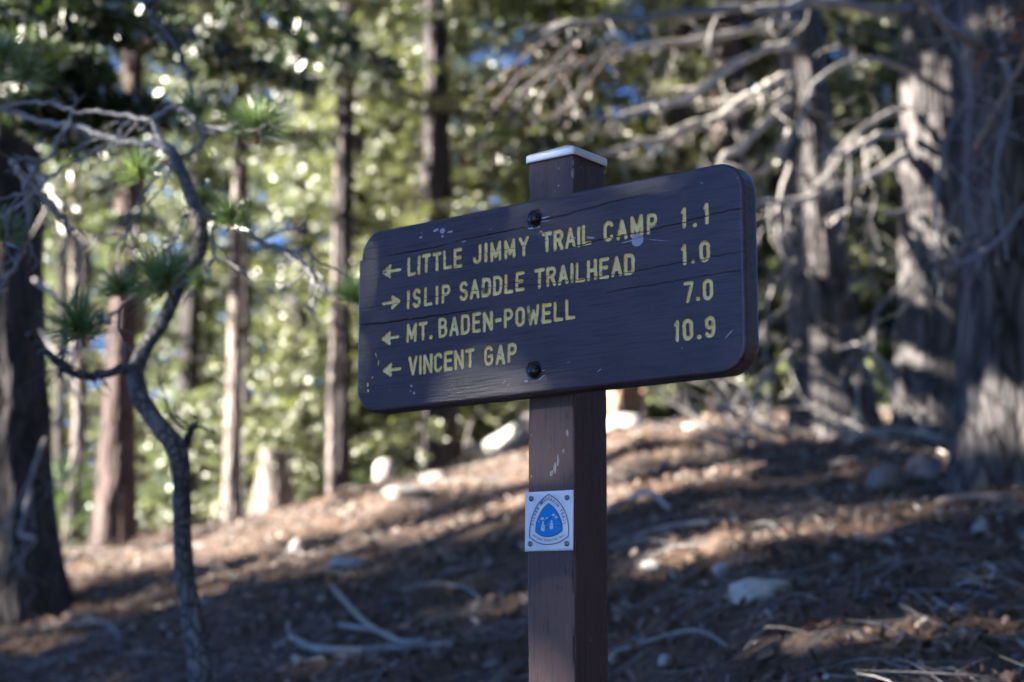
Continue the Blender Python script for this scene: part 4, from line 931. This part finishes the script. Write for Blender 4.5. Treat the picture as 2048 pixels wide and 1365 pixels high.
def tree(name, label, base, pts, mat, Y=None, H=13, crown=None, cs=1., flare=.35, furrow=.07, detail=True, group=None, cat='tree', seed=1, roots=5, cz=0., crz=0.):
    """base = pixel of the foot, pts = [(px, py, width px)...] going up"""
    if Y is None: p = gpt(*base)
    else:
        q = at(base[0], base[1], Y); p = Vector((q.x, q.y, g(q.x, q.y)))
    Y = p.y; zr = g(p.x, p.y) - .12
    o = empty(name, (p.x, p.y, zr)); path = [(0, 0, 0)]; rad = [pts[0][2] * Y / F / 2]
    for px, py, wpx in pts:
        q = at(px, py, Y)
        if q.z - zr > path[-1][2] + .1: path.append((q.x - p.x, 0, q.z - zr)); rad.append(wpx * Y / F / 2)
    if path[-1][2] < H:
        a, b = np.array(path[-2]), np.array(path[-1]); dd = (b - a) / max(.1, (b - a)[2]); dd[0] = max(-.06, min(.06, dd[0])); k = H - b[2]
        path.append(tuple(b + dd * k)); rad.append(rad[-1] * .25)
    obj('trunk', trunk_mesh(path, rad, mat, 44 if detail else 16, .05 if detail else .4, furrow, flare, seed, roots), o)
    if crown:
        c = obj('crown', C[crown], o); c.scale = (cs, cs, cs); c.rotation_euler.z = crz or seed * 1.7; c.location = (path[-1][0] * (.7 if crown == 'canopy' else .5), 0, cz)
    tag(o, label, cat, group); return o, p
def branch_px(parent, org, pts, Ys, rad, mat, name='branch', segs=7, twigs=0, seed=1, sub=5, tl=.35, rough=.1, m2=None, tr=.3):
    P = [np.array(at(a, b, Y)) - np.array(org) for (a, b), Y in zip(pts, Ys)]
    mb = MB(); path = smooth_path(P, sub)
    rr = random.Random(seed + 100)
    path = [p + np.array([rr.uniform(-1, 1), rr.uniform(-1, 1), rr.uniform(-1, 1)]) * rad[-1] * 1.1 for p in path]
    if name == 'dead_branch':                     # kinks and knuckles
        kn = [np.array([rr.uniform(-1, 1), rr.uniform(-1, 1), rr.uniform(-1, 1)]) * (rad[0] * .7) * (.2 if i_ == 0 else 1) for i_ in range(len(path) // 3 + 2)]
        path = [p + kn[i_ // 3] * (1 - (i_ % 3) / 3) + kn[i_ // 3 + 1] * ((i_ % 3) / 3) for i_, p in enumerate(path)]
        rough = .28
    tube(mb, path, rad, segs, rough, seed=seed)
    for k in range(twigs):
        i = rr.randrange(len(path) // 4, len(path) - 1); a = path[i]; t_ = path[min(i + 1, len(path) - 1)] - path[i - 1]; t_ = t_ / (np.linalg.norm(t_) + 1e-9)
        d = t_ * .7 + np.array([rr.uniform(-1, 1), rr.uniform(-.7, .7), rr.uniform(-1, .6)]) * .8; d = d / np.linalg.norm(d) * rr.uniform(.4, 1.2) * tl
        w1 = smooth_path(wander(a, a + d, .12, 8, rr.random()), 1); tube(mb, w1, [rad[-1] * tr + .003, .0015], 4, cap=False)
        for _ in range(2):
            b = w1[rr.randrange(3, len(w1))]; e = d * .4 + np.array([rr.uniform(-1, 1), rr.uniform(-1, 1), rr.uniform(-1, 1)]) * np.linalg.norm(d) * .4
            tube(mb, smooth_path(wander(b, b + e, .15, 4, rr.random()), 2), [.003, .001], 3, cap=False)
    return mb.build(name, M[mat], parent)

# --- the thick trunks on the right
t12, p12 = tree('old_tree', 'thick grey trunk second from the right edge, dappled with sun', (1868, 874), [(1868, 870, 160), (1868, 700, 146), (1868, 500, 140), (1866, 250, 134), (1864, 0, 126)], 'bark_grey', H=17.5, flare=.25, seed=3, crown='canopy', cs=1.0, furrow=.09)
t13, p13 = tree('old_tree', 'thickest grey trunk at the right edge with a flared foot', (2030, 985), [(2024, 980, 205), (2018, 800, 188), (2014, 500, 180), (2010, 200, 172), (2006, 0, 166)], 'bark_grey', H=17.5, flare=.42, seed=6, crown='canopy', cs=1.0, roots=4, furrow=.10)
t11, p11 = tree('old_tree', 'tapering brown-grey trunk just right of the board, sunlit on its left side', (1662, 872), [(1668, 870, 156), (1650, 700, 140), (1628, 513, 126), (1610, 300, 108), (1600, 30, 84)], 'bark_grey', H=17.5, flare=.35, seed=9, crown='canopy', cs=1.0, furrow=.08)
t10, p10 = tree('old_tree', 'dark shaded trunk foot under the right end of the board', (1470, 840), [(1470, 832, 92), (1466, 700, 84), (1460, 400, 74)], 'bark_red', Y=15.2, H=17.5, flare=.3, seed=12, crown='canopy', cs=1.0)
tree('slim_tree', 'slim dark trunk between the tapering trunk and the thick grey one', (1752, 800), [(1752, 800, 34), (1748, 500, 30), (1744, 0, 26)], 'bark_red', Y=17, H=12, seed=13, detail=False)
# dead bleached branches reaching left from them
def dead(parent, p, pts, dy, rad, mat='twig_bleached_lit', **k):
    n = len(pts); return branch_px(parent, (p.x, p.y, g(p.x, p.y) - .12), pts, [p.y + (-.2 + dy * i / (n - 1)) for i in range(n)], rad, mat, 'dead_branch', **k)
sd_ = 20
for pts, dy, rad, mat, tw in (
    ([(1815, 270), (1760, 275), (1700, 300), (1640, 312)], -1.0, [.028, .02, .012], 'twig_bleached_lit', 9),
    ([(1815, 305), (1740, 350), (1640, 385), (1540, 402), (1470, 425)], -1.2, [.03, .022, .010], 'twig_bleached_lit', 9),
    ([(1815, 215), (1750, 245), (1690, 290), (1650, 345), (1620, 380)], -.8, [.022, .016, .008], 'twig_grey', 6),
    ([(1815, 140), (1720, 120), (1640, 160), (1600, 240), (1560, 330)], -1.4, [.02, .014, .006], 'twig_grey', 8),
    ([(1815, 20), (1640, 5), (1540, 22), (1360, 30), (1180, 48), (1030, 95)], -2.0, [.04, .03, .014], 'limb_smooth', 16),
    ([(1815, 420), (1770, 430), (1720, 400), (1690, 350)], -.8, [.02, .012, .005], 'twig_grey', 5),
    ([(1815, 560), (1780, 590), (1750, 640), (1745, 700)], -.5, [.016, .010, .004], 'twig_grey', 6)):
    sd_ += 1; dead(t12, p12, pts, dy, rad, mat, twigs=tw, seed=sd_)
for pts, dy, rad, mat, tw in (
    ([(1585, 150), (1530, 175), (1470, 215), (1400, 245), (1350, 258)], -.8, [.026, .03, .014], 'twig_bleached_lit', 9),
    ([(1580, 200), (1500, 270), (1450, 325), (1425, 360)], -1.0, [.03, .026, .014], 'twig_bleached_lit', 7),
    ([(1578, 260), (1540, 330), (1500, 345), (1440, 350)], .3, [.022, .02, .01], 'twig_bleached_lit', 6),
    ([(1590, 90), (1500, 110), (1400, 175), (1300, 215), (1180, 235)], -1.6, [.03, .026, .012], 'twig_bleached_lit', 14),
    ([(1585, 180), (1480, 215), (1380, 265), (1270, 290), (1200, 315)], -1.2, [.022, .03, .03, .016], 'twig_bleached_lit', 12),
    ([(1590, 40), (1480, 62), (1330, 90), (1180, 120), (1040, 180)], -1.5, [.03, .02, .008], 'twig_grey', 16),
    ([(1580, 330), (1555, 420), (1560, 500), (1580, 560)], -.6, [.014, .008, .004], 'twig_grey', 6),
    ([(1590, 600), (1540, 640), (1500, 700), (1480, 760)], -.7, [.014, .008, .004], 'twig_grey', 9),
    ([(1590, 520), (1555, 560), (1530, 640), (1535, 720)], -.9, [.012, .008, .004], 'twig_grey', 8),
    ([(1600, 690), (1550, 730), (1510, 800), (1490, 860)], -1.0, [.018, .012, .006], 'twig_bleached_lit', 8),
    ([(1660, 450), (1700, 420), (1735, 440), (1760, 500)], -.6, [.014, .009, .004], 'twig_grey', 6),
    ([(1670, 700), (1720, 690), (1770, 730), (1800, 800)], -.9, [.012, .009, .004], 'twig_grey', 7)):
    sd_ += 1; dead(t11, p11, pts, dy, rad, mat, twigs=tw, seed=sd_)
for pts, dy, rad, mat, tw in (
    ([(1960, 100), (1900, 60), (1870, 20), (1820, -40)], -1.4, [.022, .02, .012], 'twig_grey', 5),
    ([(1950, 300), (1990, 220), (2040, 130), (2070, 90)], -1.3, [.016, .012, .006], 'twig_grey', 8),
    ([(1945, 480), (1900, 520), (1890, 515)], -1., [.012, .009, .005], 'twig_grey', 4),
    ([(2060, 400), (2000, 480), (1940, 520), (1890, 518)], -1.8, [.008, .008, .004], 'twig_grey', 4),
    ([(1945, 60), (1940, 200), (1930, 330), (1938, 470)], -1.0, [.010, .008, .004], 'limb_smooth', 8),
    ([(2000, 60), (2020, 200), (1990, 340), (2010, 520)], -1.2, [.009, .008, .004], 'limb_smooth', 8),
    ([(1960, 180), (1900, 260), (1870, 420), (1880, 600)], -1.2, [.009, .008, .003], 'limb_smooth', 9)):
    sd_ += 1; dead(t13, p13, pts, dy, rad, mat, twigs=tw, seed=sd_)
# rusty dead sprays
def spray(parent, org, pts, Ys, half, mat, seed, name='bough', L=.08, W=.022, n_per=4, dens=1., droop=.3, rad=.012, wood='limb_dark'):
    P = [np.array(at(a, b, Y)) - np.array(org) for (a, b), Y in zip(pts, Ys)]; mb = MB()
    bough_geo(mb, smooth_path(P, 4), half, np.random.default_rng(seed), dens, L, W, droop, n_per, 1, rad)
    return mb.build(name, [M[mat], M[wood]], parent, False)
o13 = (p13.x, p13.y, g(p13.x, p13.y) - .12); o11 = (p11.x, p11.y, g(p11.x, p11.y) - .12)
for pts in ([(2080, 20), (2030, 60), (1985, 95), (1945, 120)], [(2080, 80), (2040, 95), (1990, 120), (1960, 150)], [(2070, -10), (2020, 30), (1990, 50)]):
    sd_ += 1; spray(t13, o13, pts, [6.3, 6.2, 6.1, 6.1][:len(pts)], .12, 'orange_needle', sd_, 'dead_spray', L=.05, W=.012, n_per=3, dens=1.2)
for pts in ([(1180, 60), (1100, 130), (1050, 190), (1010, 260)], [(1150, 110), (1080, 200), (1060, 270), (1090, 320)], [(1120, 60), (1040, 120), (960, 190), (920, 260)], [(1230, 90), (1180, 160), (1110, 230), (1080, 280)], [(1040, 150), (980, 230), (960, 300), (900, 330)]):
    sd_ += 1; spray(t11, o11, pts, [10.5, 10.4, 10.3, 10.2], .4, 'dead_needle', sd_, 'dead_spray', L=.07, W=.012, n_per=1, dens=1.1, droop=.7)

# --- the left trunks
t1, p1 = tree('old_tree', 'thick dark shaded trunk along the left edge with boughs at its top', (25, 1238), [(22, 1235, 200), (16, 1000, 178), (8, 700, 165), (4, 300, 152), (0, 0, 146)], 'bark_dark', H=17.5, flare=.3, crown='canopy', cs=1.0, seed=15, furrow=.10)
o1 = (p1.x, p1.y, g(p1.x, p1.y) - .12)
for pts, hf, Yb in (([(20, -20), (90, 10), (180, 35), (260, 60)], .45, 8.8), ([(0, 60), (70, 110), (130, 150), (200, 190)], .4, 8.6), ([(0, 210), (90, 205), (200, 198), (330, 212)], .34, 8.4), ([(40, 240), (150, 225), (250, 215), (345, 235)], .30, 8.3),
                    ([(120, -60), (200, -20), (290, 20), (330, 90)], .3, 8.6), ([(0, 130), (60, 180), (110, 230), (150, 300)], .35, 8.2), ([(20, 30), (30, 80), (10, 140), (-20, 200)], .5, 8.0), ([(330, 60), (430, 80), (540, 130), (640, 160)], .34, 9.4), ([(560, 60), (640, 90), (720, 110), (770, 150)], .34, 9.8),
                    ([(430, -40), (520, -10), (620, 20), (700, 60)], .3, 9.6), ([(-20, -30), (60, -10), (150, 10), (230, 20)], .5, 8.2), ([(-20, 60), (40, 80), (110, 100), (180, 120)], .45, 8.0), ([(-20, 160), (60, 170), (130, 190), (180, 215)], .35, 8.6)):
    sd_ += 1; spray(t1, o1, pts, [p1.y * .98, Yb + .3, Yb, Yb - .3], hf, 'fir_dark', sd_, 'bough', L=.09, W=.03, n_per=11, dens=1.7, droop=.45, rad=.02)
def dead1(pts, Ys, rad, tw=0, mat='twig_grey'):
    global sd_
    sd_ += 1; branch_px(t1, o1, pts, Ys, rad, mat, 'dead_branch', twigs=tw, seed=sd_)
dead1([(60, 330), (110, 400), (140, 470)], [8.6, 8.3, 8.1], [.014, .02, .014], 5, 'twig_bleached_lit')  # paler wood colour carries the sunlight on this limb
dead1([(70, 560), (120, 610), (150, 700), (110, 860)], [8.8, 8.4, 8.2, 8], [.012, .010, .004], 6)
dead1([(60, 980), (40, 1060), (70, 1080), (10, 1150)], [8.9, 8.6, 8.4, 8.2], [.012, .010, .004], 5)
dead1([(90, 880), (60, 960), (20, 1030), (-20, 1090)], [8.9, 8.5, 8.4, 8.2], [.010, .008, .004], 5)
dead1([(80, 660), (130, 740), (160, 860), (130, 980)], [9.2, 8.9, 8.7, 8.6], [.008, .006, .003], 7)

tree('forest_tree', 'reddish-brown trunk left of the curved pine, lit on its left edge', (228, 1088), [(228, 1084, 84), (238, 800, 66), (246, 600, 58), (262, 200, 44)], 'bark_red', Y=13.6, H=14, crown='fir_b', cs=.9, cz=1.5, flare=.2, seed=17)
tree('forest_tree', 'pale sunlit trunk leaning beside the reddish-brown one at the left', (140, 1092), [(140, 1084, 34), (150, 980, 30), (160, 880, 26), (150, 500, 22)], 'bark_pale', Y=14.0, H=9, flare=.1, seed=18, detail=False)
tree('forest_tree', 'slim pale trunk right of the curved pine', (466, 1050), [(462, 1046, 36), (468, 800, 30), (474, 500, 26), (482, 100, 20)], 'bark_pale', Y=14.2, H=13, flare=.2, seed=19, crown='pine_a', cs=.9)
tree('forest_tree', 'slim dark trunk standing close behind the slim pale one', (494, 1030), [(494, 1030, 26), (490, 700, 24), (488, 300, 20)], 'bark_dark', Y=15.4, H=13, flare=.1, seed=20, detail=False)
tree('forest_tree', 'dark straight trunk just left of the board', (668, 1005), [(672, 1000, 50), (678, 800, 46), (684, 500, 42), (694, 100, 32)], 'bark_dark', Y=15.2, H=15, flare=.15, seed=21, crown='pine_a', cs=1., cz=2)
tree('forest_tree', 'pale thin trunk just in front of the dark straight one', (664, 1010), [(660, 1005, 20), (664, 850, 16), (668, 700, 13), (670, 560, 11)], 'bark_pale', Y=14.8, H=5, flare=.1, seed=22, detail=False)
tree('forest_tree', 'dark trunk rising behind the left end of the board', (760, 935), [(762, 930, 36), (764, 820, 34), (768, 400, 32), (772, 100, 28)], 'bark_dark', Y=18, H=14, flare=.1, seed=23, detail=False, crown='fir_b', cs=1., cz=2.2)
tree('forest_tree', 'broad dark trunk under the middle of the board', (885, 950), [(885, 948, 72), (882, 800, 64), (876, 400, 54)], 'bark_dark', Y=15.6, H=12, flare=.2, seed=24)
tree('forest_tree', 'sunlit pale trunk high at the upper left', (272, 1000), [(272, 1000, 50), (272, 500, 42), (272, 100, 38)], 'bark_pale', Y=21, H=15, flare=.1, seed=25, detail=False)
tree('forest_tree', 'thin dark trunk between the curved pine and the slim pale trunk', (388, 1000), [(388, 1000, 22), (388, 700, 20), (386, 400, 18)], 'bark_dark', Y=18, H=11, seed=26, detail=False)
tree('forest_tree', 'thin dark trunk near the left edge behind the thick one', (118, 1080), [(118, 1080, 22), (120, 800, 20), (126, 400, 18)], 'bark_dark', Y=16, H=12, seed=27, detail=False)
# sunlit snag and saplings on the crest
tree('dead_snag', 'pale sunlit broken snag among the yellow-green saplings', (550, 1035), [(550, 1030, 88), (548, 960, 66), (546, 900, 54)], 'bark_pale', Y=15.0, H=.05, flare=.2, seed=28)
def sapling(label, px, py, Y, s, kind='young', name='fir_sapling', cat='young tree', rz=0., group=None):
    q = at(px, py, Y); o = empty(name, (q.x, q.y, g(q.x, q.y) - .05)); c = obj('crown', C[kind], o); c.scale = (s,) * 3; c.rotation_euler.z = rz
    if kind == 'young':
        mb = MB(); tube(mb, [(0, 0, -.1), (0, 0, 1.2 * s), (0, 0, 2.5 * s)], [.03 * s, .02 * s, .005], 7); mb.build('trunk', M['bark_dark'], o)
    else:
        mb = MB()
        for k in range(6):
            a = k * 1.05; tube(mb, [(0, 0, -.05), (math.cos(a) * .12, math.sin(a) * .12, .25 * s), (math.cos(a) * .2, math.sin(a) * .2, .6 * s)], [.008, .003], 4)
        mb.build('stem', M['limb_dark'], o)
    tag(o, label, cat, group)
sapling('yellow-green sunlit fir sapling left of the board, in front of the snag', 520, 1000, 15.4, .75, rz=1)
sapling('taller yellow-green fir sapling right of the slim pale trunk', 580, 1000, 16.4, 1.0, rz=2)
sapling('fir sapling right behind the dark straight trunk left of the board', 712, 960, 17, .8, rz=3)
sapling('bright green bush at the crest under the right half of the board', 1345, 860, 16, .9, 'bush', 'low_bush', 'bush')
sapling('bright green bush between the tapering trunk and the thick grey one', 1745, 840, 14.8, .7, 'bush', 'low_bush', 'bush', 1.)
sapling('low green bush beside the thick left trunk', 122, 1075, 14.0, .8, 'bush', 'low_bush', 'bush', 2.)
sapling('small green bush behind the white block of rock', 735, 950, 16.0, .5, 'bush', 'low_bush', 'bush', 2.5)
sapling('green fir sapling behind the broad dark trunk under the board', 950, 900, 18, .9, rz=4)

# brush of dead branches round the foot of the tapering trunk
bp = gpt(1570, 880); br = empty('brush_pile', bp); rr = random.Random(77)
for k in range(26):
    x0 = rr.uniform(-.35, .9); y0 = rr.uniform(-1.0, .2); z0 = gz(bp.x + x0, bp.y + y0) - bp.z
    a = rr.uniform(1.2, 3.6); L = rr.uniform(.3, .95); e = rr.uniform(.1, .95)
    b = (x0 + math.cos(a) * L * math.cos(e), y0 + math.sin(a) * .3 * L, z0 + math.sin(e) * L)
    mb = MB(); pth = smooth_path(wander((x0, y0, z0), b, .25, 5, k), 4); tube(mb, pth, [rr.uniform(.006, .016), .003], 5, .1)
    for _ in range(4):
        q = pth[rr.randrange(4, len(pth))]; e2 = np.array([rr.uniform(-1, 1), rr.uniform(-.5, .5), rr.uniform(-.6, 1)]) * .22
        tube(mb, smooth_path(wander(q, q + e2, .2, 4, rr.random()), 2), [.004, .001], 3, cap=False)
    mb.build('dead_branch', M['twig_bleached_lit' if k % 3 else 'twig_grey'], br)
tag(br, 'tangle of bleached dead branches heaped at the foot of the tapering trunk', 'brush pile')

# --- the curved pine in front
TY = 4.35
tp = at(402, 1400, TY); zt = g(tp.x, TY)
cp = empty('curved_pine', (tp.x, TY, zt - .05)); oc = np.array((tp.x, TY, zt - .05))
tag(cp, 'small pine with a snaking bare trunk and long needle tufts, left of the sign', 'tree')
def px_r(wpx, Y=TY): return wpx * Y / F / 2
trk = [(410, 1480, 56), (402, 1365, 52), (388, 1260, 44), (370, 1150, 38), (364, 1050, 36), (363, 960, 36), (350, 895, 42), (315, 850, 38), (283, 800, 34), (271, 750, 36), (288, 700, 33), (322, 650, 30), (346, 600, 28), (370, 545, 27), (398, 505, 30), (401, 455, 31), (384, 400, 27), (366, 350, 23), (344, 305, 22), (332, 292, 18)]
P = [np.array(at(a, b, TY + .10 * math.sin(i * .7))) - oc for i, (a, b, w_) in enumerate(trk)]
P = [np.array([P[0][0], P[0][1], -.02])] + P if P[0][2] > 0 else P
mb = MB(); rads = [px_r(w_) for a, b, w_ in trk]; rads = ([rads[0] * 1.3] + rads) if len(P) > len(rads) else rads
tube(mb, smooth_path(P, 7), rads, 20, .10, seed=4); mb.build('trunk', M['limb_trunk'], cp)
def cb(pts, w0, w1, dY=0., dY2=0., mat='limb_smooth', tw=4, name='branch'):
    global sd_
    sd_ += 1; n = len(pts); return branch_px(cp, oc, pts, [TY + dY + (dY2 - dY) * i / (n - 1) for i in range(n)], [px_r(w0), px_r((w0 + w1) / 2), px_r(w1)], mat, name, 9, tw, sd_, 6, .12, .14)
cb([(278, 742), (240, 742), (180, 755), (125, 738), (85, 700), (58, 668)], 20, 13, 0, -.1, 'limb_dark')
cb([(340, 300), (290, 288), (220, 280), (150, 255), (90, 245), (20, 222), (-30, 205)], 19, 10, 0, .2)
cb([(306, 240), (345, 216), (380, 232), (405, 262), (412, 270)], 11, 12, 0, 0)
cb([(418, 266), (445, 258), (470, 260), (497, 264)], 12, 8, 0, -.05, 'twig_bleached_lit')  # sunlit end of the branch above, painted paler
cb([(345, 310), (325, 290), (312, 260), (304, 242), (270, 236), (215, 226), (150, 222), (95, 205), (40, 208), (-20, 222)], 13, 7, 0, .15)
cb([(410, 270), (380, 305), (345, 325), (318, 345), (290, 385), (282, 430)], 10, 6, 0, .1)
cb([(142, 252), (118, 275), (105, 310), (75, 332), (52, 368)], 11, 8, .1, .1)
cb([(52, 368), (60, 420), (52, 490), (22, 545), (-5, 590)], 12, 8, .1, .2)
cb([(215, 288), (160, 320), (105, 352), (60, 395), (25, 420), (5, 440)], 9, 6, .1, 0)
cb([(400, 420), (365, 440), (350, 480), (325, 505)], 8, 5, 0, -.2)
cb([(286, 420), (262, 445), (245, 480)], 6, 4, .1, -.1)
cb([(432, 438), (424, 470), (428, 505), (415, 545), (410, 565)], 8, 6, 0, -.1)
cb([(398, 420), (430, 432), (470, 450), (530, 485), (580, 505), (615, 535), (632, 570), (665, 590), (700, 593)], 16, 8, 0, -.1)
cb([(580, 505), (610, 500), (622, 520), (625, 550)], 7, 5, -.05, -.05)
cb([(25, 325), (42, 350), (60, 372)], 15, 12, .2, .2, 'twig_bleached_lit')  # pale colour stands in for sun on this stretch
cb([(72, 378), (100, 405), (125, 440), (142, 470)], 10, 13, .25, .3, 'twig_bleached_lit')  # same lit stretch continued, sunlight put into the colour
cb([(272, 590), (240, 615), (215, 640), (190, 665)], 8, 4, -.1, -.2)
cb([(372, 900), (378, 872), (386, 852)], 16, 10, 0, -.05, 'limb_dark', name='stub')
cb([(150, 470), (160, 520), (148, 590), (130, 660), (118, 730)], 8, 4, .3, .4)
cb([(380, 205), (376, 150), (350, 90), (310, 40), (270, -20)], 9, 14, .4, 1.2, 'limb_dark')
# needle tufts
def tuft_mesh(seed, n=110, L=.092):
    r = np.random.default_rng(seed); mb = MB()
    z = 1 - 1.25 * r.random(n) ** 1.1; a = r.random(n) * 6.283; s = np.sqrt(np.maximum(0, 1 - z * z)); D = np.stack([s * np.cos(a), s * np.sin(a), z], -1)
    l = L * (.7 + .4 * r.random(n)); side = np.cross(D, r.random((n, 3)) - .5); side /= np.linalg.norm(side, axis=1)[:, None]; w_ = .0012
    b0 = D * .006 + np.array([0, 0, 1]) * (r.random((n, 1)) - .7) * .035; bend = np.cross(side, D) * (r.random((n, 1)) - .5) * .25
    mid = b0 + D * l[:, None] * .55 + bend * l[:, None] * .12; tip = b0 + D * l[:, None] - bend * l[:, None] * .15
    V = np.stack([b0 - side * w_, b0 + side * w_, mid + side * w_, mid - side * w_, tip + side * w_ * .3, tip - side * w_ * .3], 1).reshape(-1, 3)
    k = np.arange(n)[:, None] * 6; mb.add(V, np.concatenate([k + [[0, 1, 2, 3]], k + [[3, 2, 4, 5]]]), None, 0)
    tube(mb, [(0, 0, -.045), (0, 0, -.01), (0, 0, .014)], [.004, .006, .002], 7, m=1)
    return mb.mesh('needle_tuft', [M['needle'], M['bud']], True)
TM = [tuft_mesh(s, n) for s, n in ((1, 330), (2, 270), (3, 380))]
for i, (px, py, s, dx, dz, dY) in enumerate(((517, 255, 1.05, .2, 1, -.08), (388, 222, .9, -.1, 1, .25), (278, 345, .8, -.3, 1, -.15), (462, 438, .75, .3, 1, -.1), (325, 562, 1.15, -.3, .5, -.25), (238, 577, .75, -.2, 1, -.2), (158, 655, 1.1, -.3, 1, -.25),
        (10, 468, .9, .2, 1, .1), (706, 592, .75, .3, .9, -.1), (398, 566, .5, -.2, .6, -.1), (50, 150, 1., .3, 1, .3), (350, 548, 1.0, .4, .9, .1), (408, 400, .6, .5, 1, .15), (10, 110, .9, .1, 1, .3))):
    o = obj('needle_tuft', TM[i % 3], cp); q = at(px, py, TY + dY); o.location = Vector(q) - Vector(oc)
    o.rotation_euler = Vector((dx, -.35, dz)).to_track_quat('Z', 'Y').to_euler(); o.scale = (s * 1.0,) * 3

# --- the forest beyond the crest
fr = random.Random(21)
proto = {}
def fill(x, y, kind, s, rz, label, group, rad=.13, dz=0.):
    z = g(x, y) - .1 + dz
    if kind not in proto:
        o = empty('conifer', (x, y, z), rz); H = {'fir_a': 11.5, 'fir_b': 12.5, 'fir_c': 9.6, 'pine_a': 13.5, 'dark': 12.5, 'shade': 12.5, 'bare': 14, 'canopy': 16.5}[kind]
        mb = MB(); tube(mb, smooth_path([(0, 0, -.3), (.04, .02, H * .3), (-.03, .03, H * .65), (0, 0, H)], 4), [rad * 1.25, rad, rad * .7, .02], 10, .1, seed=3); mb.build('trunk', M['bark_dark'], o)
        if kind != 'bare': obj('crown', C[kind], o)
        proto[kind] = o
    else:
        o = proto[kind].copy(); link(o); o.location = (x, y, z); o.rotation_euler.z = rz
        for ch in proto[kind].children: c = ch.copy(); link(c, o)
    o.scale = (s,) * 3; tag(o, label, 'tree', group); return o
BG = 'conifers massed beyond the crest'; BL = 'blurred sunlit conifer in the forest behind the crest'
for (y, n, j) in ((17.5, 7, .8), (20.5, 8, 1.), (24, 9, 1.3), (28, 10, 1.6), (33, 11, 2.), (40, 13, 2.5)):
    for k in range(n):
        u = -1.05 + 2.1 * (k + .5 + fr.uniform(-.3, .3)) / n; x = u * (y * .31 + 1)
        yy = y + fr.uniform(-j, j)
        kind = fr.choice(['fir_a', 'fir_a', 'fir_b', 'fir_c', 'fir_c', 'pine_a'])
        fill(x, yy, kind, fr.uniform(.75, 1.15), fr.uniform(0, 6.28), BL, BG)
for x, y, k_, s_ in ((1.6, 15.8, 'fir_a', .95), (.5, 16.2, 'fir_b', .9), (2.9, 15.6, 'fir_a', .9), (-.8, 16.4, 'fir_a', .9), (2.6, 16.2, 'fir_a', .55), (3.6, 15.6, 'fir_c', .6), (4.7, 16.4, 'fir_a', .7), (1.6, 16.8, 'fir_c', .6), (3.1, 18.6, 'fir_a', .8), (.4, 17.2, 'fir_a', .7), (-1.2, 18, 'fir_c', .8), (4.3, 14.6, 'young', 1.)):
    if k_ != 'young': fill(x, y, k_, s_, x * 3, BL, BG)
# --- unseen conifers added left of the view to shade and dapple the slope
SG = 'unseen conifers added left of the view for shade'; SL = 'unseen dark conifer added beyond the left edge to shade the slope'
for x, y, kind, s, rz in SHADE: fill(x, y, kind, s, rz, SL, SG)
for x, y, s in OVERHEAD_BLOCKERS: fill(x, y, 'canopy', s, x * 5, 'unseen tall pine added outside the view, its high crown blocking the sky', 'unseen tall pines added to block the sky overhead')
for x, y, kind, s, rz in SKY_BLOCKERS: fill(x, y, kind, s, rz, 'unseen dark conifer added behind the viewer on the right to block the sky', 'unseen conifers added behind the viewer to block the sky')

print('P', [tuple(round(c,2) for c in q) for q in (p11,p12,p13,p1)])
